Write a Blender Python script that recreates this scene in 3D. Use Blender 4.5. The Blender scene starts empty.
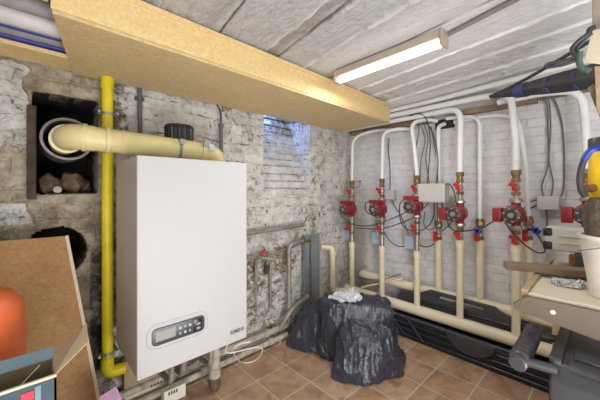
import bpy, bmesh, math, random
from mathutils import Vector, Matrix, noise, Euler
random.seed(7)
S = bpy.context.scene
COL = S.collection
PI = math.pi

# ------------------------------------------------------------------ camera, world, light, exposure
CAM_H, FPX, HORIZON = 1.35, 290.0, 190.0
cam = bpy.data.cameras.new('camera')
cam.sensor_width = 36.0
cam.lens = FPX * 36.0 / 600.0
cam.shift_y = (HORIZON - 200.0) / 600.0
cam.clip_start = 0.02
camo = bpy.data.objects.new('camera', cam)
COL.objects.link(camo)
camo.location = (0, 0, CAM_H)
camo.rotation_euler = (PI/2, 0, -math.atan2(.6832, .7303))
S.camera = camo

world = bpy.data.worlds.new('world'); S.world = world
world.use_nodes = True
world.node_tree.nodes['Background'].inputs[0].default_value = (.75, .82, 1, 1)
world.node_tree.nodes['Background'].inputs[1].default_value = .4

def area(name, loc, target, sx, sy, power, col):
    l = bpy.data.lights.new(name, 'AREA'); l.shape = 'RECTANGLE'; l.size = sx; l.size_y = sy
    l.energy = power; l.color = col
    o = bpy.data.objects.new(name, l); COL.objects.link(o); o.location = loc
    o.rotation_euler = (Vector(target) - Vector(loc)).to_track_quat('-Z', 'Y').to_euler()
    return o
area('rear_fill', (-1.0, -.85, 1.15), (1.9, 1.0, 1.35), 2.2, 1.7, 52, (.96, .98, 1))  # added soft fill lamp behind the camera, not a real opening
area('ceiling_fill', (.7, -.9, .25), (1.5, .9, 2.2), 1.6, .9, 46, (.97, .98, 1))  # added unseen lamp near the floor, aimed up to brighten the ceiling
area('shaft_daylight', (1.66, 2.36, 2.17), (2.2, 2.32, 1.75), .16, .12, 3.4, (.26, .42, 1))

S.view_settings.view_transform = 'Standard'
S.view_settings.look = 'None'
S.view_settings.gamma = 1
S.view_settings.use_curve_mapping = False
S.view_settings.exposure = 0.5
S.cycles.use_denoising = True

# ------------------------------------------------------------------ helpers
def P(px, py, x=None, y=None, z=None):
    """point of the room where a sight line meets the plane x=, y= or z= const"""
    r = (px - 300) / FPX; s = (HORIZON - py) / FPX
    dx = .7303*r + .6832; dy = -.6832*r + .7303
    D = x/dx if x is not None else y/dy if y is not None else (z - CAM_H)/s
    return Vector((dx*D, dy*D, CAM_H + s*D))

def lin(c):
    return tuple((v/12.92 if v <= .04045 else ((v+.055)/1.055)**2.4) for v in (c[0]/255, c[1]/255, c[2]/255)) + (1,)

class NT:
    def __init__(s, name):
        s.m = bpy.data.materials.new(name); s.m.use_nodes = True
        s.t = s.m.node_tree; s.b = s.t.nodes['Principled BSDF']
    def n(s, typ, ins=None, **kw):
        nd = s.t.nodes.new('ShaderNode' + typ)
        for k, v in kw.items(): setattr(nd, k, v)
        for k, v in (ins or {}).items(): s.set(nd, k, v)
        return nd
    def set(s, nd, k, v):
        i = nd.inputs[k]
        if isinstance(v, bpy.types.NodeSocket): s.t.links.new(v, i)
        else: i.default_value = v
    def pos(s): return s.n('NewGeometry').outputs['Position']
    def obj(s): return s.n('TexCoord').outputs['Object']
    def mapping(s, v, scale=(1, 1, 1), loc=(0, 0, 0), rot=(0, 0, 0)):
        return s.n('Mapping', {'Vector': v, 'Scale': scale, 'Location': loc, 'Rotation': rot}).outputs[0]
    def noise(s, v, scale, detail=4, rough=.6, dist=0):
        return s.n('TexNoise', {'Vector': v, 'Scale': scale, 'Detail': detail, 'Roughness': rough, 'Distortion': dist}).outputs['Fac']
    def ramp(s, f, stops, interp='LINEAR'):
        nd = s.n('ValToRGB', {'Fac': f}); cr = nd.color_ramp; cr.interpolation = interp
        while len(cr.elements) < len(stops): cr.elements.new(.5)
        for e, (p, c) in zip(cr.elements, stops):
            e.position = p; e.color = c if len(c) == 4 else (*c, 1)
        return nd.outputs['Color']
    def mix(s, f, a, b, typ='MIX'):
        nd = s.n('Mix', data_type='RGBA', blend_type=typ)
        for i, v in ((0, f), (6, a), (7, b)):
            if isinstance(v, bpy.types.NodeSocket): s.t.links.new(v, nd.inputs[i])
            else: nd.inputs[i].default_value = v
        return nd.outputs[2]
    def math(s, op, a, b=0, clamp=False):
        nd = s.n('Math', operation=op, use_clamp=clamp)
        for i, v in ((0, a), (1, b)):
            if isinstance(v, bpy.types.NodeSocket): s.t.links.new(v, nd.inputs[i])
            else: nd.inputs[i].default_value = v
        return nd.outputs[0]
    def mrange(s, v, a, b, c=0, d=1):
        return s.n('MapRange', {'Value': v, 'From Min': a, 'From Max': b, 'To Min': c, 'To Max': d}).outputs[0]
    def attr(s, name): return s.n('Attribute', attribute_name=name).outputs['Fac']
    def bump(s, h, strength=.5, dist=.01, normal=None):
        nd = s.n('Bump', {'Height': h, 'Strength': strength, 'Distance': dist})
        if normal is not None: s.set(nd, 'Normal', normal)
        return nd.outputs[0]
    def out(s, **kw):
        names = dict(col='Base Color', rough='Roughness', metal='Metallic', normal='Normal')
        for k, v in kw.items(): s.set(s.b, names.get(k, k), v)
        return s.m

def M(name, c, rough=.5, metal=0.0, var=.12, vs=14, bump=0.0, bs=60, coat=0.0, scratch=None):
    t = NT(name); o = t.obj(); c = lin(c)
    n = t.noise(o, vs, 5)
    dk = tuple(max(0, v*(1-var*1.6)) for v in c[:3]) + (1,)
    lt = tuple(min(1, v*(1+var)) for v in c[:3]) + (1,)
    col = t.ramp(n, [(.3, dk), (.7, lt)])
    if scratch:
        f = t.mrange(t.noise(o, scratch[1], 8, .7), scratch[2], scratch[2]+.1)
        col = t.mix(f, col, lin(scratch[0]))
    kw = dict(col=col, rough=rough, metal=metal)
    if bump: kw['normal'] = t.bump(t.noise(o, bs, 5), bump, .004)
    m = t.out(**kw)
    if coat: t.b.inputs['Coat Weight'].default_value = coat
    return m

def glow(name, c, strength):
    t = NT(name); t.out(col=lin(c))
    t.b.inputs['Emission Color'].default_value = lin(c); t.b.inputs['Emission Strength'].default_value = strength
    return t.m

class B:
    """collects shapes in room coordinates, then links them as ONE mesh object"""
    def __init__(s): s.bm = bmesh.new()
    def box(s, c, size, rot=None):
        g = bmesh.ops.create_cube(s.bm, size=1)
        m = Matrix.Translation(c) @ (rot.to_matrix().to_4x4() if rot is not None else Matrix()) @ Matrix.Diagonal((*size, 1))
        bmesh.ops.transform(s.bm, matrix=m, verts=g['verts']); return s
    def span(s, a, b):
        a, b = Vector(a), Vector(b)
        return s.box((a+b)/2, [abs(v) for v in (b-a)])
    def cyl(s, p0, p1, r0, r1=None, n=20, caps=True):
        p0, p1 = Vector(p0), Vector(p1); d = p1-p0
        g = bmesh.ops.create_cone(s.bm, cap_ends=caps, cap_tris=False, segments=n, radius1=r0, radius2=r0 if r1 is None else r1, depth=d.length)
        m = Matrix.Translation((p0+p1)/2) @ d.to_track_quat('Z', 'Y').to_matrix().to_4x4()
        bmesh.ops.transform(s.bm, matrix=m, verts=g['verts']); return s
    def ball(s, c, r, sc=(1, 1, 1), n=16):
        g = bmesh.ops.create_uvsphere(s.bm, u_segments=n, v_segments=max(6, n*2//3), radius=r)
        bmesh.ops.transform(s.bm, matrix=Matrix.Translation(c) @ Matrix.Diagonal((*sc, 1)), verts=g['verts']); return s
    def lathe(s, prof, o, axis=(0, 0, 1), n=24, closed=False):
        q = Vector(axis).to_track_quat('Z', 'Y'); o = Vector(o); rings = []
        for r, h in prof:
            rings.append([s.bm.verts.new(o + q @ Vector((r*math.cos(2*PI*k/n), r*math.sin(2*PI*k/n), h))) for k in range(n)])
        pr = list(zip(rings, rings[1:])) + ([(rings[-1], rings[0])] if closed else [])
        for a, b in pr:
            for k in range(n): s.bm.faces.new((a[k], a[(k+1) % n], b[(k+1) % n], b[k]))
        if not closed:
            if prof[0][0] > 1e-5: s.bm.faces.new(rings[0][::-1])
            if prof[-1][0] > 1e-5: s.bm.faces.new(rings[-1])
        return s
    def tube(s, pts, r, n=10, sub=6, smooth=True, caps=True, closed=False):
        pts = [Vector(p) for p in pts]
        if smooth and len(pts) > 2:
            q = []
            L = len(pts)
            rng = range(L) if closed else range(L-1)
            for i in rng:
                a = pts[i-1] if (i > 0 or closed) else pts[0]
                b, c = pts[i], pts[(i+1) % L]
                d = pts[(i+2) % L] if closed else pts[min(i+2, L-1)]
                for k in range(sub):
                    t = k/sub
                    q.append(.5*((2*b)+(c-a)*t+(2*a-5*b+4*c-d)*t*t+(3*b-a-3*c+d)*t**3))
            if not closed: q.append(pts[-1])
            pts = q
        rr = r if callable(r) else (lambda t: r)
        up = Vector((.123, .321, .94)).normalized(); rings = []; N = len(pts)
        prev = None
        for i, p in enumerate(pts):
            if closed: t = pts[(i+1) % N]-pts[i-1]
            else: t = pts[min(i+1, N-1)]-pts[max(i-1, 0)]
            if t.length < 1e-9: t = Vector((0, 0, 1))
            t.normalize()
            if prev is None:
                u = t.cross(up)
                if u.length < .1: u = t.cross(Vector((1, 0, 0)))
            else: u = prev - t*prev.dot(t)
            u.normalize(); prev = u; v = t.cross(u); w = rr(i/max(1, N-1))
            rings.append([s.bm.verts.new(p+(u*math.cos(2*PI*k/n)+v*math.sin(2*PI*k/n))*w) for k in range(n)])
        pr = list(zip(rings, rings[1:]))
        if closed: pr.append((rings[-1], rings[0]))
        for a, b in pr:
            for k in range(n): s.bm.faces.new((a[k], a[(k+1) % n], b[(k+1) % n], b[k]))
        if caps and not closed:
            s.bm.faces.new(rings[0][::-1]); s.bm.faces.new(rings[-1])
        return s
    def bendpipe(s, pts, r, R=.05, n=14, k=6):
        """straight pipe legs with rounded corners"""
        pts = [Vector(p) for p in pts]; out = [pts[0]]
        for a, b, c in zip(pts, pts[1:], pts[2:]):
            u = (a-b); v = (c-b); d = min(R, u.length*.49, v.length*.49); u.normalize(); v.normalize()
            p0, p1 = b+u*d, b+v*d
            for i in range(k+1):
                t = i/k; out.append(p0*(1-t)**2 + b*2*t*(1-t) + p1*t*t)
        out.append(pts[-1])
        return s.tube(out, r, n=n, smooth=False)
    def prism(s, poly, d):
        """polygon (room points) extruded by vector d"""
        d = Vector(d); a = [s.bm.verts.new(Vector(p)) for p in poly]; b = [s.bm.verts.new(Vector(p)+d) for p in poly]
        s.bm.faces.new(a[::-1]); s.bm.faces.new(b); n = len(a)
        for k in range(n): s.bm.faces.new((a[k], a[(k+1) % n], b[(k+1) % n], b[k]))
        return s
    def build(s, name, mat, parent=None, smooth=True, bevel=0, seg=2, origin=None):
        bmesh.ops.recalc_face_normals(s.bm, faces=s.bm.faces)
        if parent is not None:
            o0 = wloc(parent)
        else:
            vs = [v.co for v in s.bm.verts]
            o0 = Vector(origin) if origin is not None else Vector(((min(v.x for v in vs)+max(v.x for v in vs))/2, (min(v.y for v in vs)+max(v.y for v in vs))/2, min(v.z for v in vs)))
        bmesh.ops.translate(s.bm, verts=s.bm.verts, vec=-o0)
        me = bpy.data.meshes.new(name); s.bm.to_mesh(me); s.bm.free()
        return link(name, me, mat, parent, o0, smooth, bevel, seg)

def wloc(o):
    v = Vector((0, 0, 0))
    while o is not None: v = v + o.location; o = o.parent
    return v
def link(name, me, mat, parent, o0, smooth=True, bevel=0, seg=2):
    o = bpy.data.objects.new(name, me); COL.objects.link(o)
    if mat: me.materials.append(mat)
    if parent is not None: o.parent = parent
    else: o.location = o0
    if smooth:
        me.polygons.foreach_set('use_smooth', [True]*len(me.polygons))
        e = o.modifiers.new('edge', 'EDGE_SPLIT'); e.split_angle = math.radians(38)
    if bevel:
        b = o.modifiers.new('bevel', 'BEVEL'); b.width = bevel; b.segments = seg; b.limit_method = 'ANGLE'
        if smooth: o.modifiers.move(1, 0)
    return o
def tag(o, label, cat, group=None):
    o['label'] = label; o['category'] = cat
    if group: o['group'] = group
    return o
def thing(name, label, cat, loc, group=None):
    o = bpy.data.objects.new(name, None); COL.objects.link(o); o.location = loc; o.empty_display_size = .05
    return tag(o, label, cat, group)
def struct(o): o['kind'] = 'structure'; return o
def copy_tree(o, parent=None):
    c = o.copy(); COL.objects.link(c)
    if parent is not None: c.parent = parent
    for ch in list(o.children): copy_tree(ch, c)
    return c
def dup(root, loc, label, group=None):
    c = copy_tree(root); c.location = loc; c['label'] = label
    if group: c['group'] = group
    return c
def fr(x, y, z, s, o=4):
    return noise.fractal(Vector((x*s, y*s, z*s)), .9, 2.1, o)
def sstep(a, b, v):
    t = min(1, max(0, (v-a)/(b-a))); return t*t*(3-2*t)

# ------------------------------------------------------------------ materials
m_cream = M('cream_plastic_pipe', (230, 219, 188), .38, var=.05, vs=5)
m_white = M('white_pipe', (228, 228, 227), .35, var=.04)
m_boiler = M('boiler_white', (186, 185, 185), .58, var=.01, vs=3)
m_boiler_side = M('boiler_side_grey', (186, 176, 168), .45, var=.02)
m_black = M('black_plastic', (38, 38, 43), .27, var=.2)
m_dark = M('dark_grey_plastic', (66, 66, 71), .34, var=.15, bump=.15)
m_rubber = M('cable_grey', (98, 98, 102), .55, var=.1)
m_rubber_dk = M('cable_dark', (54, 54, 58), .5, var=.1)
m_lcd = M('lcd', (150, 152, 140), .25, var=.05)
m_red = M('pump_red', (142, 35, 44), .4, var=.18, vs=20, bump=.1)
m_redlev = M('lever_red', (188, 34, 34), .35, var=.1)
m_blue = M('lever_blue', (40, 80, 190), .4, var=.1)
m_brass = M('brass', (150, 126, 84), .38, .75, var=.2, vs=30)
m_nickel = M('nickel', (178, 172, 160), .35, .7, var=.15, vs=30)
m_steel = M('galvanised_steel', (150, 155, 158), .42, .55, var=.12, vs=10)
m_zinc = M('old_steel_pipe', (148, 140, 128), .5, .35, var=.2, vs=16, bump=.2)
m_pipepaint = M('painted_old_pipe', (176, 168, 152), .6, 0, var=.25, vs=22, bump=.25)
m_yellow = M('gas_yellow', (222, 200, 22), .4, var=.12, vs=8)
m_flue = M('flue_cream', (214, 200, 146), .42, var=.1, vs=4)
m_liner = M('liner_metal', (140, 136, 130), .45, .4, var=.2, vs=30)
m_beige = M('beige_plastic', (214, 202, 172), .5, var=.06)
m_boxgrey = M('junction_grey', (190, 189, 185), .45, var=.03)
m_palebox = M('pale_blue_grey_box', (172, 182, 198), .5, var=.06)
m_orange = M('orange_steel', (208, 100, 52), .42, var=.12, vs=5)
m_pine = M('bare_pine', (214, 196, 150), .6, var=.1)
m_brownboard = M('brown_board', (126, 102, 76), .55, var=.12, vs=9)
m_fascia = M('bench_fascia', (104, 91, 76), .6, var=.06, vs=6, scratch=((108, 92, 72), 16, .60))
m_benchtop = M('bench_top_cream', (208, 198, 174), .5, var=.04, vs=5)
m_bucket = M('bucket_white', (224, 218, 204), .4, var=.04, vs=6)
m_yellowtool = M('tool_yellow', (232, 190, 28), .4, var=.08)
m_navy = M('navy_blue_cloth', (38, 48, 96), .6, var=.25, vs=12)
m_charcoal = M('charcoal_cloth', (44, 42, 46), .7, var=.2, bump=.2)
m_toolgreen = M('tool_green', (70, 92, 82), .5, var=.1)
m_postgrey = M('weathered_wood', (150, 138, 122), .7, var=.12, bump=.2)
m_cartonin = M('carton_beige', (172, 152, 122), .7, var=.06)
m_cartonblue = M('carton_blue_grey', (118, 140, 152), .55, var=.1, vs=9)
m_cartonteal = M('carton_dark_teal', (44, 70, 82), .55, var=.15, vs=9)
m_carton_dk = M('carton_brown', (104, 88, 64), .8, var=.1)
m_redprint = M('print_red', (200, 38, 48), .5, var=.05)
m_lilac = M('lilac_card', (190, 150, 180), .6, var=.1)
m_stone = M('rubble', (104, 84, 62), .9, var=.35, vs=18, bump=.6, bs=30)
m_fuzz = M('dusty_bristle', (92, 80, 66), .95, var=.35, vs=40, bump=.9, bs=160)
m_brownlabel = M('tan_card', (172, 150, 112), .8, var=.15, scratch=((110, 86, 56), 22, .62))
m_tapeline = M('pale_edge', (206, 192, 166), .6, var=.05)
m_text = M('logo_grey', (96, 94, 96), .5, var=.02)
m_hosegrey = M('grey_insulation', (150, 146, 146), .7, var=.12, bump=.3)
m_hosewhite = M('pale_insulation', (206, 202, 198), .6, var=.08)
m_tubeblue = M('blue_tube', (34, 60, 150), .4, var=.1)

def osb(name, c0, c1, c2, flakes=1.0):
    t = NT(name); o = t.pos()
    v = t.n('TexVoronoi', {'Vector': t.mapping(o, (70, 70, 110)), 'Scale': 1.0}, feature='F1')
    n1 = t.noise(o, 60, 4, .7, .6); n2 = t.noise(o, 7, 3)
    base = t.mix(t.mrange(n1, .35, .68), lin(c0), lin(c1))
    base = t.mix(t.mrange(n2, .3, .75, 0, .5), base, lin(c2))
    chip = t.ramp(t.n('SeparateColor', {'Color': v.outputs['Color']}).outputs[0], [(0, (.8, .78, .74)), (.5, (1, 1, 1)), (1, (1.1, 1.08, 1.02))])
    base = t.mix(.35*flakes, base, chip, 'MULTIPLY')
    sp = t.mrange(t.noise(o, 95, 2, .5), .70, .76)
    base = t.mix(t.math('MULTIPLY', sp, .75), base, lin((92, 66, 36)))
    return t.out(col=base, rough=.62, normal=t.bump(n1, .25, .003))
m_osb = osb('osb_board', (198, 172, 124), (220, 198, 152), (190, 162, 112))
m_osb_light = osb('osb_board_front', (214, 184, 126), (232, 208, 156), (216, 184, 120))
m_chip = osb('chipboard_sheet', (150, 112, 66), (178, 138, 86), (140, 98, 52))

# boiler wall: flaking whitewash over old masonry
def mat_oldwall():
    t = NT('flaking_whitewash'); o = t.pos()
    bias, tan, soot = t.attr('wear'), t.attr('tan'), t.attr('soot')
    n_f = t.noise(o, 19, 8, .76, .6); n_b = t.noise(o, 4.2, 5, .6); n_d = t.noise(o, 46, 5, .7)
    paint = t.ramp(t.noise(o, 11, 6, .65), [(.28, lin((150, 146, 139))), (.46, lin((198, 195, 189))), (.72, lin((222, 220, 217)))])
    stone = t.ramp(t.noise(o, 13, 6, .7, 1.0), [(.28, lin((70, 56, 40))), (.45, lin((122, 102, 74))), (.58, lin((164, 146, 112))), (.75, lin((190, 174, 142)))])
    plaster = t.ramp(t.noise(o, 8, 7, .68, .3), [(.30, lin((100, 86, 68))), (.46, lin((160, 146, 124))), (.70, lin((200, 188, 168)))])
    h = t.math('ADD', t.math('MULTIPLY', n_f, .7), t.math('MULTIPLY', n_b, .3))
    mask = t.mrange(t.math('ADD', h, t.math('MULTIPLY', bias, .5)), .60, .66)
    col = t.mix(mask, paint, stone)
    # courses of bricks showing through the whitewash
    wob = t.n('TexNoise', {'Vector': o, 'Scale': 3.2, 'Detail': 5}).outputs['Color']
    warp = t.n('VectorMath', {0: t.n('VectorMath', {0: wob, 1: (.10, .10, .10)}, operation='MULTIPLY').outputs[0], 1: o}, operation='ADD').outputs[0]
    sx = t.n('SeparateXYZ', {'Vector': warp})
    bv = t.n('CombineXYZ', {'X': sx.outputs[0], 'Y': sx.outputs[2]}).outputs[0]
    br = t.n('TexBrick', {'Vector': bv, 'Scale': 1, 'Mortar Size': .007, 'Mortar Smooth': .6, 'Brick Width': .23, 'Row Height': .078,
                          'Color1': (1, 1, 1, 1), 'Color2': (1, 1, 1, 1), 'Mortar': (0, 0, 0, 1)})
    joint = t.math('SUBTRACT', 1.0, br.outputs['Color'])
    spot = t.math('MULTIPLY', t.math('MULTIPLY', joint, t.attr('speck')), t.mrange(t.noise(o, 9, 5, .75), .53, .60))
    col = t.mix(t.math('MULTIPLY', spot, t.math('SUBTRACT', .85, t.math('MULTIPLY', tan, .8))), col, lin((74, 66, 58)))
    hole = t.math('MULTIPLY', t.attr('speck'), t.mrange(t.noise(o, 24, 5, .72), .625, .665))
    col = t.mix(t.math('MULTIPLY', hole, .85), col, lin((58, 48, 39)))
    tanf = t.mrange(t.math('ADD', tan, t.math('MULTIPLY', t.math('SUBTRACT', n_f, .5), .9)), .42, .56)
    col = t.mix(tanf, col, plaster)
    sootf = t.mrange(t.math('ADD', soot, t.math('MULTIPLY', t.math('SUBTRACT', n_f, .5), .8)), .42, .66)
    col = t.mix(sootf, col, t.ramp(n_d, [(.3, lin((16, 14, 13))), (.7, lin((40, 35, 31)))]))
    hh = t.math('ADD', t.math('ADD', t.math('MULTIPLY', n_f, .8), t.math('MULTIPLY', n_d, .35)), t.math('MULTIPLY', mask, -.35))
    hh = t.math('SUBTRACT', hh, t.math('MULTIPLY', joint, .22))
    return t.out(col=col, rough=.9, normal=t.bump(hh, .9, .024))
m_oldwall = mat_oldwall()

def mat_whitebrick():
    t = NT('white_painted_brick'); o = t.pos()
    wob = t.n('TexNoise', {'Vector': o, 'Scale': 4.0, 'Detail': 2}).outputs['Color']
    warp = t.n('VectorMath', {0: t.n('VectorMath', {0: wob, 1: (.022, .022, .022)}, operation='MULTIPLY').outputs[0], 1: o}, operation='ADD').outputs[0]
    sx = t.n('SeparateXYZ', {'Vector': warp})
    bv = t.n('CombineXYZ', {'X': sx.outputs[1], 'Y': sx.outputs[2]}).outputs[0]
    br = t.n('TexBrick', {'Vector': bv, 'Scale': 1, 'Mortar Size': .006, 'Mortar Smooth': .7, 'Brick Width': .225, 'Row Height': .068,
                          'Color1': (1, 1, 1, 1), 'Color2': (.9, .9, .9, 1), 'Mortar': (0, 0, 0, 1)})
    damp, wear = t.attr('damp'), t.attr('wear')
    n1 = t.noise(o, 12, 6, .65); n2 = t.noise(o, 40, 5, .7)
    col = t.ramp(n1, [(.25, lin((196, 194, 194))), (.55, lin((216, 214, 214))), (.8, lin((226, 225, 225)))])
    joint = t.math('SUBTRACT', 1.0, br.outputs['Color'])
    line = t.math('MULTIPLY', joint, t.mrange(t.noise(o, 5, 4, .7), .42, .68,   .06, .42))
    col = t.mix(line, col, lin((150, 148, 148)))
    dm = t.mrange(t.math('ADD', t.math('MULTIPLY', damp, .8), t.math('MULTIPLY', t.math('SUBTRACT', n1, .5), 1.1)), .35, .75)
    col = t.mix(t.math('MULTIPLY', dm, .75), col, lin((138, 130, 118)))
    sp = t.mrange(t.math('ADD', n2, t.math('MULTIPLY', wear, .12)), .74, .80)
    col = t.mix(sp, col, lin((110, 96, 82)))
    h = t.math('SUBTRACT', t.math('ADD', t.math('MULTIPLY', n1, .5), t.math('MULTIPLY', n2, .25)), t.math('MULTIPLY', joint, .55))
    return t.out(col=col, rough=.75, normal=t.bump(h, .5, .012))
m_whitebrick = mat_whitebrick()

def mat_ceiling():
    t = NT('whitewashed_board_marked_ceiling'); o = t.pos()
    rough = t.attr('coarse')
    rot = t.mapping(o, (1, 1, 1), rot=(0, 0, -.15))
    st = t.mapping(rot, (46, 17, 20))
    n1 = t.noise(st, 1.0, 7, .7, .4); n2 = t.noise(o, 34, 6, .7); n3 = t.noise(o, 3, 4)
    col = t.ramp(n1, [(.25, lin((178, 174, 172))), (.42, lin((207, 205, 204))), (.70, lin((222, 221, 221)))])
    col = t.mix(t.attr('bead'), col, lin((238, 238, 239)))
    bare = t.math('MULTIPLY', t.attr('bare'), t.mrange(n1, .3, .55))
    col = t.mix(t.math('MULTIPLY', bare, .75), col, lin((166, 152, 134)))
    pit = t.mrange(t.noise(t.mapping(rot, (60, 16, 30)), 1.0, 4, .6), .67, .73)
    col = t.mix(t.math('MULTIPLY', pit, .5), col, lin((120, 112, 106)))
    col = t.mix(t.math('MULTIPLY', t.attr('crack'), .8), col, lin((104, 98, 94)))
    h = t.math('ADD', t.math('MULTIPLY', n1, .7), t.math('MULTIPLY', n2, .4))
    h = t.math('MULTIPLY', h, t.math('ADD', .45, rough))
    return t.out(col=col, rough=.85, normal=t.bump(h, 1.0, .030))
m_ceiling = mat_ceiling()

def mat_tiles():
    t = NT('terracotta_tiles'); o = t.pos()
    v = t.mapping(o, (1, 1, 1), loc=(-1.175+.27*10, -1.708+.27*20, 0))
    br = t.n('TexBrick', {'Vector': v, 'Scale': 1, 'Mortar Size': .0045, 'Mortar Smooth': .3, 'Brick Width': .27, 'Row Height': .27,
                          'Color1': (1, 1, 1, 1), 'Color2': (0, 0, 0, 1), 'Mortar': (.5, .5, .5, 1), 'Bias': 0.0}, offset=0.0, squash=1.0)
    n1 = t.noise(o, 7, 7, .65, .6); n2 = t.noise(o, 30, 5)
    a = t.ramp(n1, [(.25, lin((122, 92, 70))), (.5, lin((172, 136, 106))), (.75, lin((196, 164, 132)))])
    b = t.ramp(n1, [(.25, lin((134, 108, 86))), (.5, lin((184, 154, 124))), (.75, lin((202, 174, 146)))])
    col = t.mix(br.outputs['Color'], a, b)
    st = t.mrange(t.noise(o, 6.3, 2, .5), .66, .70)
    col = t.mix(t.math('MULTIPLY', st, .5), col, lin((134, 78, 40)))
    col = t.mix(br.outputs['Fac'], col, lin((200, 188, 170)))
    h = t.math('ADD', t.math('MULTIPLY', n2, .3), t.math('MULTIPLY', br.outputs['Fac'], -.6))
    return t.out(col=col, rough=t.mrange(n1, .3, .7, .38, .6), normal=t.bump(h, .35, .005))
m_tiles = mat_tiles()

def mat_bag(name, c, rough, crease):
    t = NT(name); o = t.obj()
    n = t.noise(t.mapping(o, (1, 1, .55)), 9, 5, .55, 1.6); n2 = t.noise(o, 34, 3, .5, .8)
    h = t.math('ADD', n, t.math('MULTIPLY', n2, .25))
    m = t.out(col=t.ramp(n2, [(.3, lin(tuple(v*.8 for v in c))), (.7, lin(c))]), rough=rough, normal=t.bump(h, crease, .03))
    return m
m_bag = mat_bag('black_bin_liner', (58, 61, 72), .19, .6)
m_film = mat_bag('clear_crumpled_film', (232, 234, 238), .25, .9)
m_film.node_tree.nodes['Principled BSDF'].inputs['Alpha'].default_value = .9
m_foil = mat_bag('crumpled_foil', (205, 205, 205), .22, 1.0)
m_foil.node_tree.nodes['Principled BSDF'].inputs['Metallic'].default_value = .5

# ------------------------------------------------------------------ the room
WX, WY, CZ = 2.80, 2.12, 2.215
XL, YF = -1.25, -1.65

def grid(name, fpos, U, V, attrs, mat):
    """fpos(u,v) -> point ; attrs {name: f(u,v)}"""
    me = bpy.data.meshes.new(name)
    vs = [fpos(u, v) for v in V for u in U]
    nu = len(U); nv = len(V)
    fs = [(j*nu+i, j*nu+i+1, (j+1)*nu+i+1, (j+1)*nu+i) for j in range(nv-1) for i in range(nu-1)]
    me.from_pydata(vs, [], fs); me.update()
    for k, f in attrs.items():
        a = me.attributes.new(k, 'FLOAT', 'POINT')
        a.data.foreach_set('value', [f(u, v) for v in V for u in U])
    return struct(link(name, me, mat, None, Vector((0, 0, 0)), smooth=False))
def rng(a, b, st):
    n = int(round((b-a)/st)); return [a+(b-a)*i/n for i in range(n+1)]

# floor
fl = B(); fl.span((XL-.1, YF-.1, -.1), (WX+.1, WY+.5, 0)); struct(fl.build('floor', m_tiles, smooth=False))

# wall with boiler, flue niche, soot hole and light shaft
NX0, NX1, NZ0, NZ1 = .017, .302, 1.335, 1.875
HC, HZ, HR = .112, 1.005, .135
SX0, SX1, SZ0 = 1.541, 2.11, 1.30
def back_depth(x, z):
    d = 0.0
    jx = .012*fr(x, 0, z, 9, 2); jz = .012*fr(x, 5, z, 9, 2)
    # recesses
    if NX0+jx < x < NX1+jx and NZ0+jz < z < NZ1+jz*1.5: return .42
    r = math.hypot(x-HC, (z-HZ)*1.0)
    if r < HR + .006*fr(x, 9, z, 12, 2): return .40
    if SX0+jx*.4 < x < SX1+jx*.4 and z > SZ0:
        k = int((z-SZ0)/.072); fr_ = ((z-SZ0) % .072)/.072
        dd = min(.27, .012 + k*.030)
        if fr_ > .84: dd += .022
        return dd + .006*fr(x, 3, z, 14, 3)
    left = sstep(.55, .30, x)
    low = sstep(1.25, .7, z)*sstep(.9, 1.1, x)
    d = -.010*fr(x, 0, z, 4.5, 4)*(1+left*.8+low*.9) - .005*abs(fr(x, 2, z, 13, 3))*(1+low)
    rough_l = sstep(.02, -.06, x+.05*fr(x, 0, z, 5, 2))
    d -= rough_l*(.035*abs(fr(x, 7, z, 6, 4)) + .02*fr(x, 1, z, 14, 3))
    # raised plaster collar round the soot hole
    d -= .02*sstep(.24, .15, r)
    return d
def back_pos(u, v): return (u, WY + back_depth(u, v), v)
def back_white(x, z):
    q = x+.06*fr(x, 4, z, 5, 3)
    return sstep(.03, -.02, q)*sstep(1.52, 1.62, z)*sstep(2.04, 1.98, z) + sstep(.02, -.02, q)*sstep(1.15, 1.19, z)*sstep(1.30, 1.26, z)
def back_wear(x, z):
    b = .12 + .03*sstep(1.15, .75, z)*sstep(1.0, 1.3, x) + .35*sstep(.5, .1, x) + .22*fr(x, 11, z, 2.2, 3)
    if x > 2.2: b -= .10
    b -= .35*sstep(2.2, 1.9, x)*sstep(1.15, 1.4, z)*sstep(1.4, 1.6, x)
    b -= .6*back_white(x, z)
    return max(0, min(1, b))
def back_tan(x, z):
    a = sstep(.36, .30, x + .05*fr(x, 0, z, 5, 3))
    w = back_white(x, z)
    return max(0, a - 1.0*w)
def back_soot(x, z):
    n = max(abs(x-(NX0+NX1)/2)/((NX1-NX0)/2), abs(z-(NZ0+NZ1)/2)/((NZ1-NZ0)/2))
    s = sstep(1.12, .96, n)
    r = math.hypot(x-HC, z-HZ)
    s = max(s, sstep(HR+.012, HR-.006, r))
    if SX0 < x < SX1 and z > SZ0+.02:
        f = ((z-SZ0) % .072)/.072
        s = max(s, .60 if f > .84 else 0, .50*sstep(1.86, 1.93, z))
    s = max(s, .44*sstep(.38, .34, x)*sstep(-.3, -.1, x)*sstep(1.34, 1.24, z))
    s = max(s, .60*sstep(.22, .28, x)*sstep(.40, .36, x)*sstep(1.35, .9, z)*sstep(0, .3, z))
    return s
grid('wall_back', back_pos, rng(XL, WX+.02, .0125), rng(0, 2.3, .0115),
     {'wear': back_wear, 'speck': lambda x, z: 1 - .85*sstep(2.12, 2.3, x)*sstep(1.05, 1.25, z), 'tan': back_tan, 'soot': back_soot}, m_oldwall)

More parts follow.
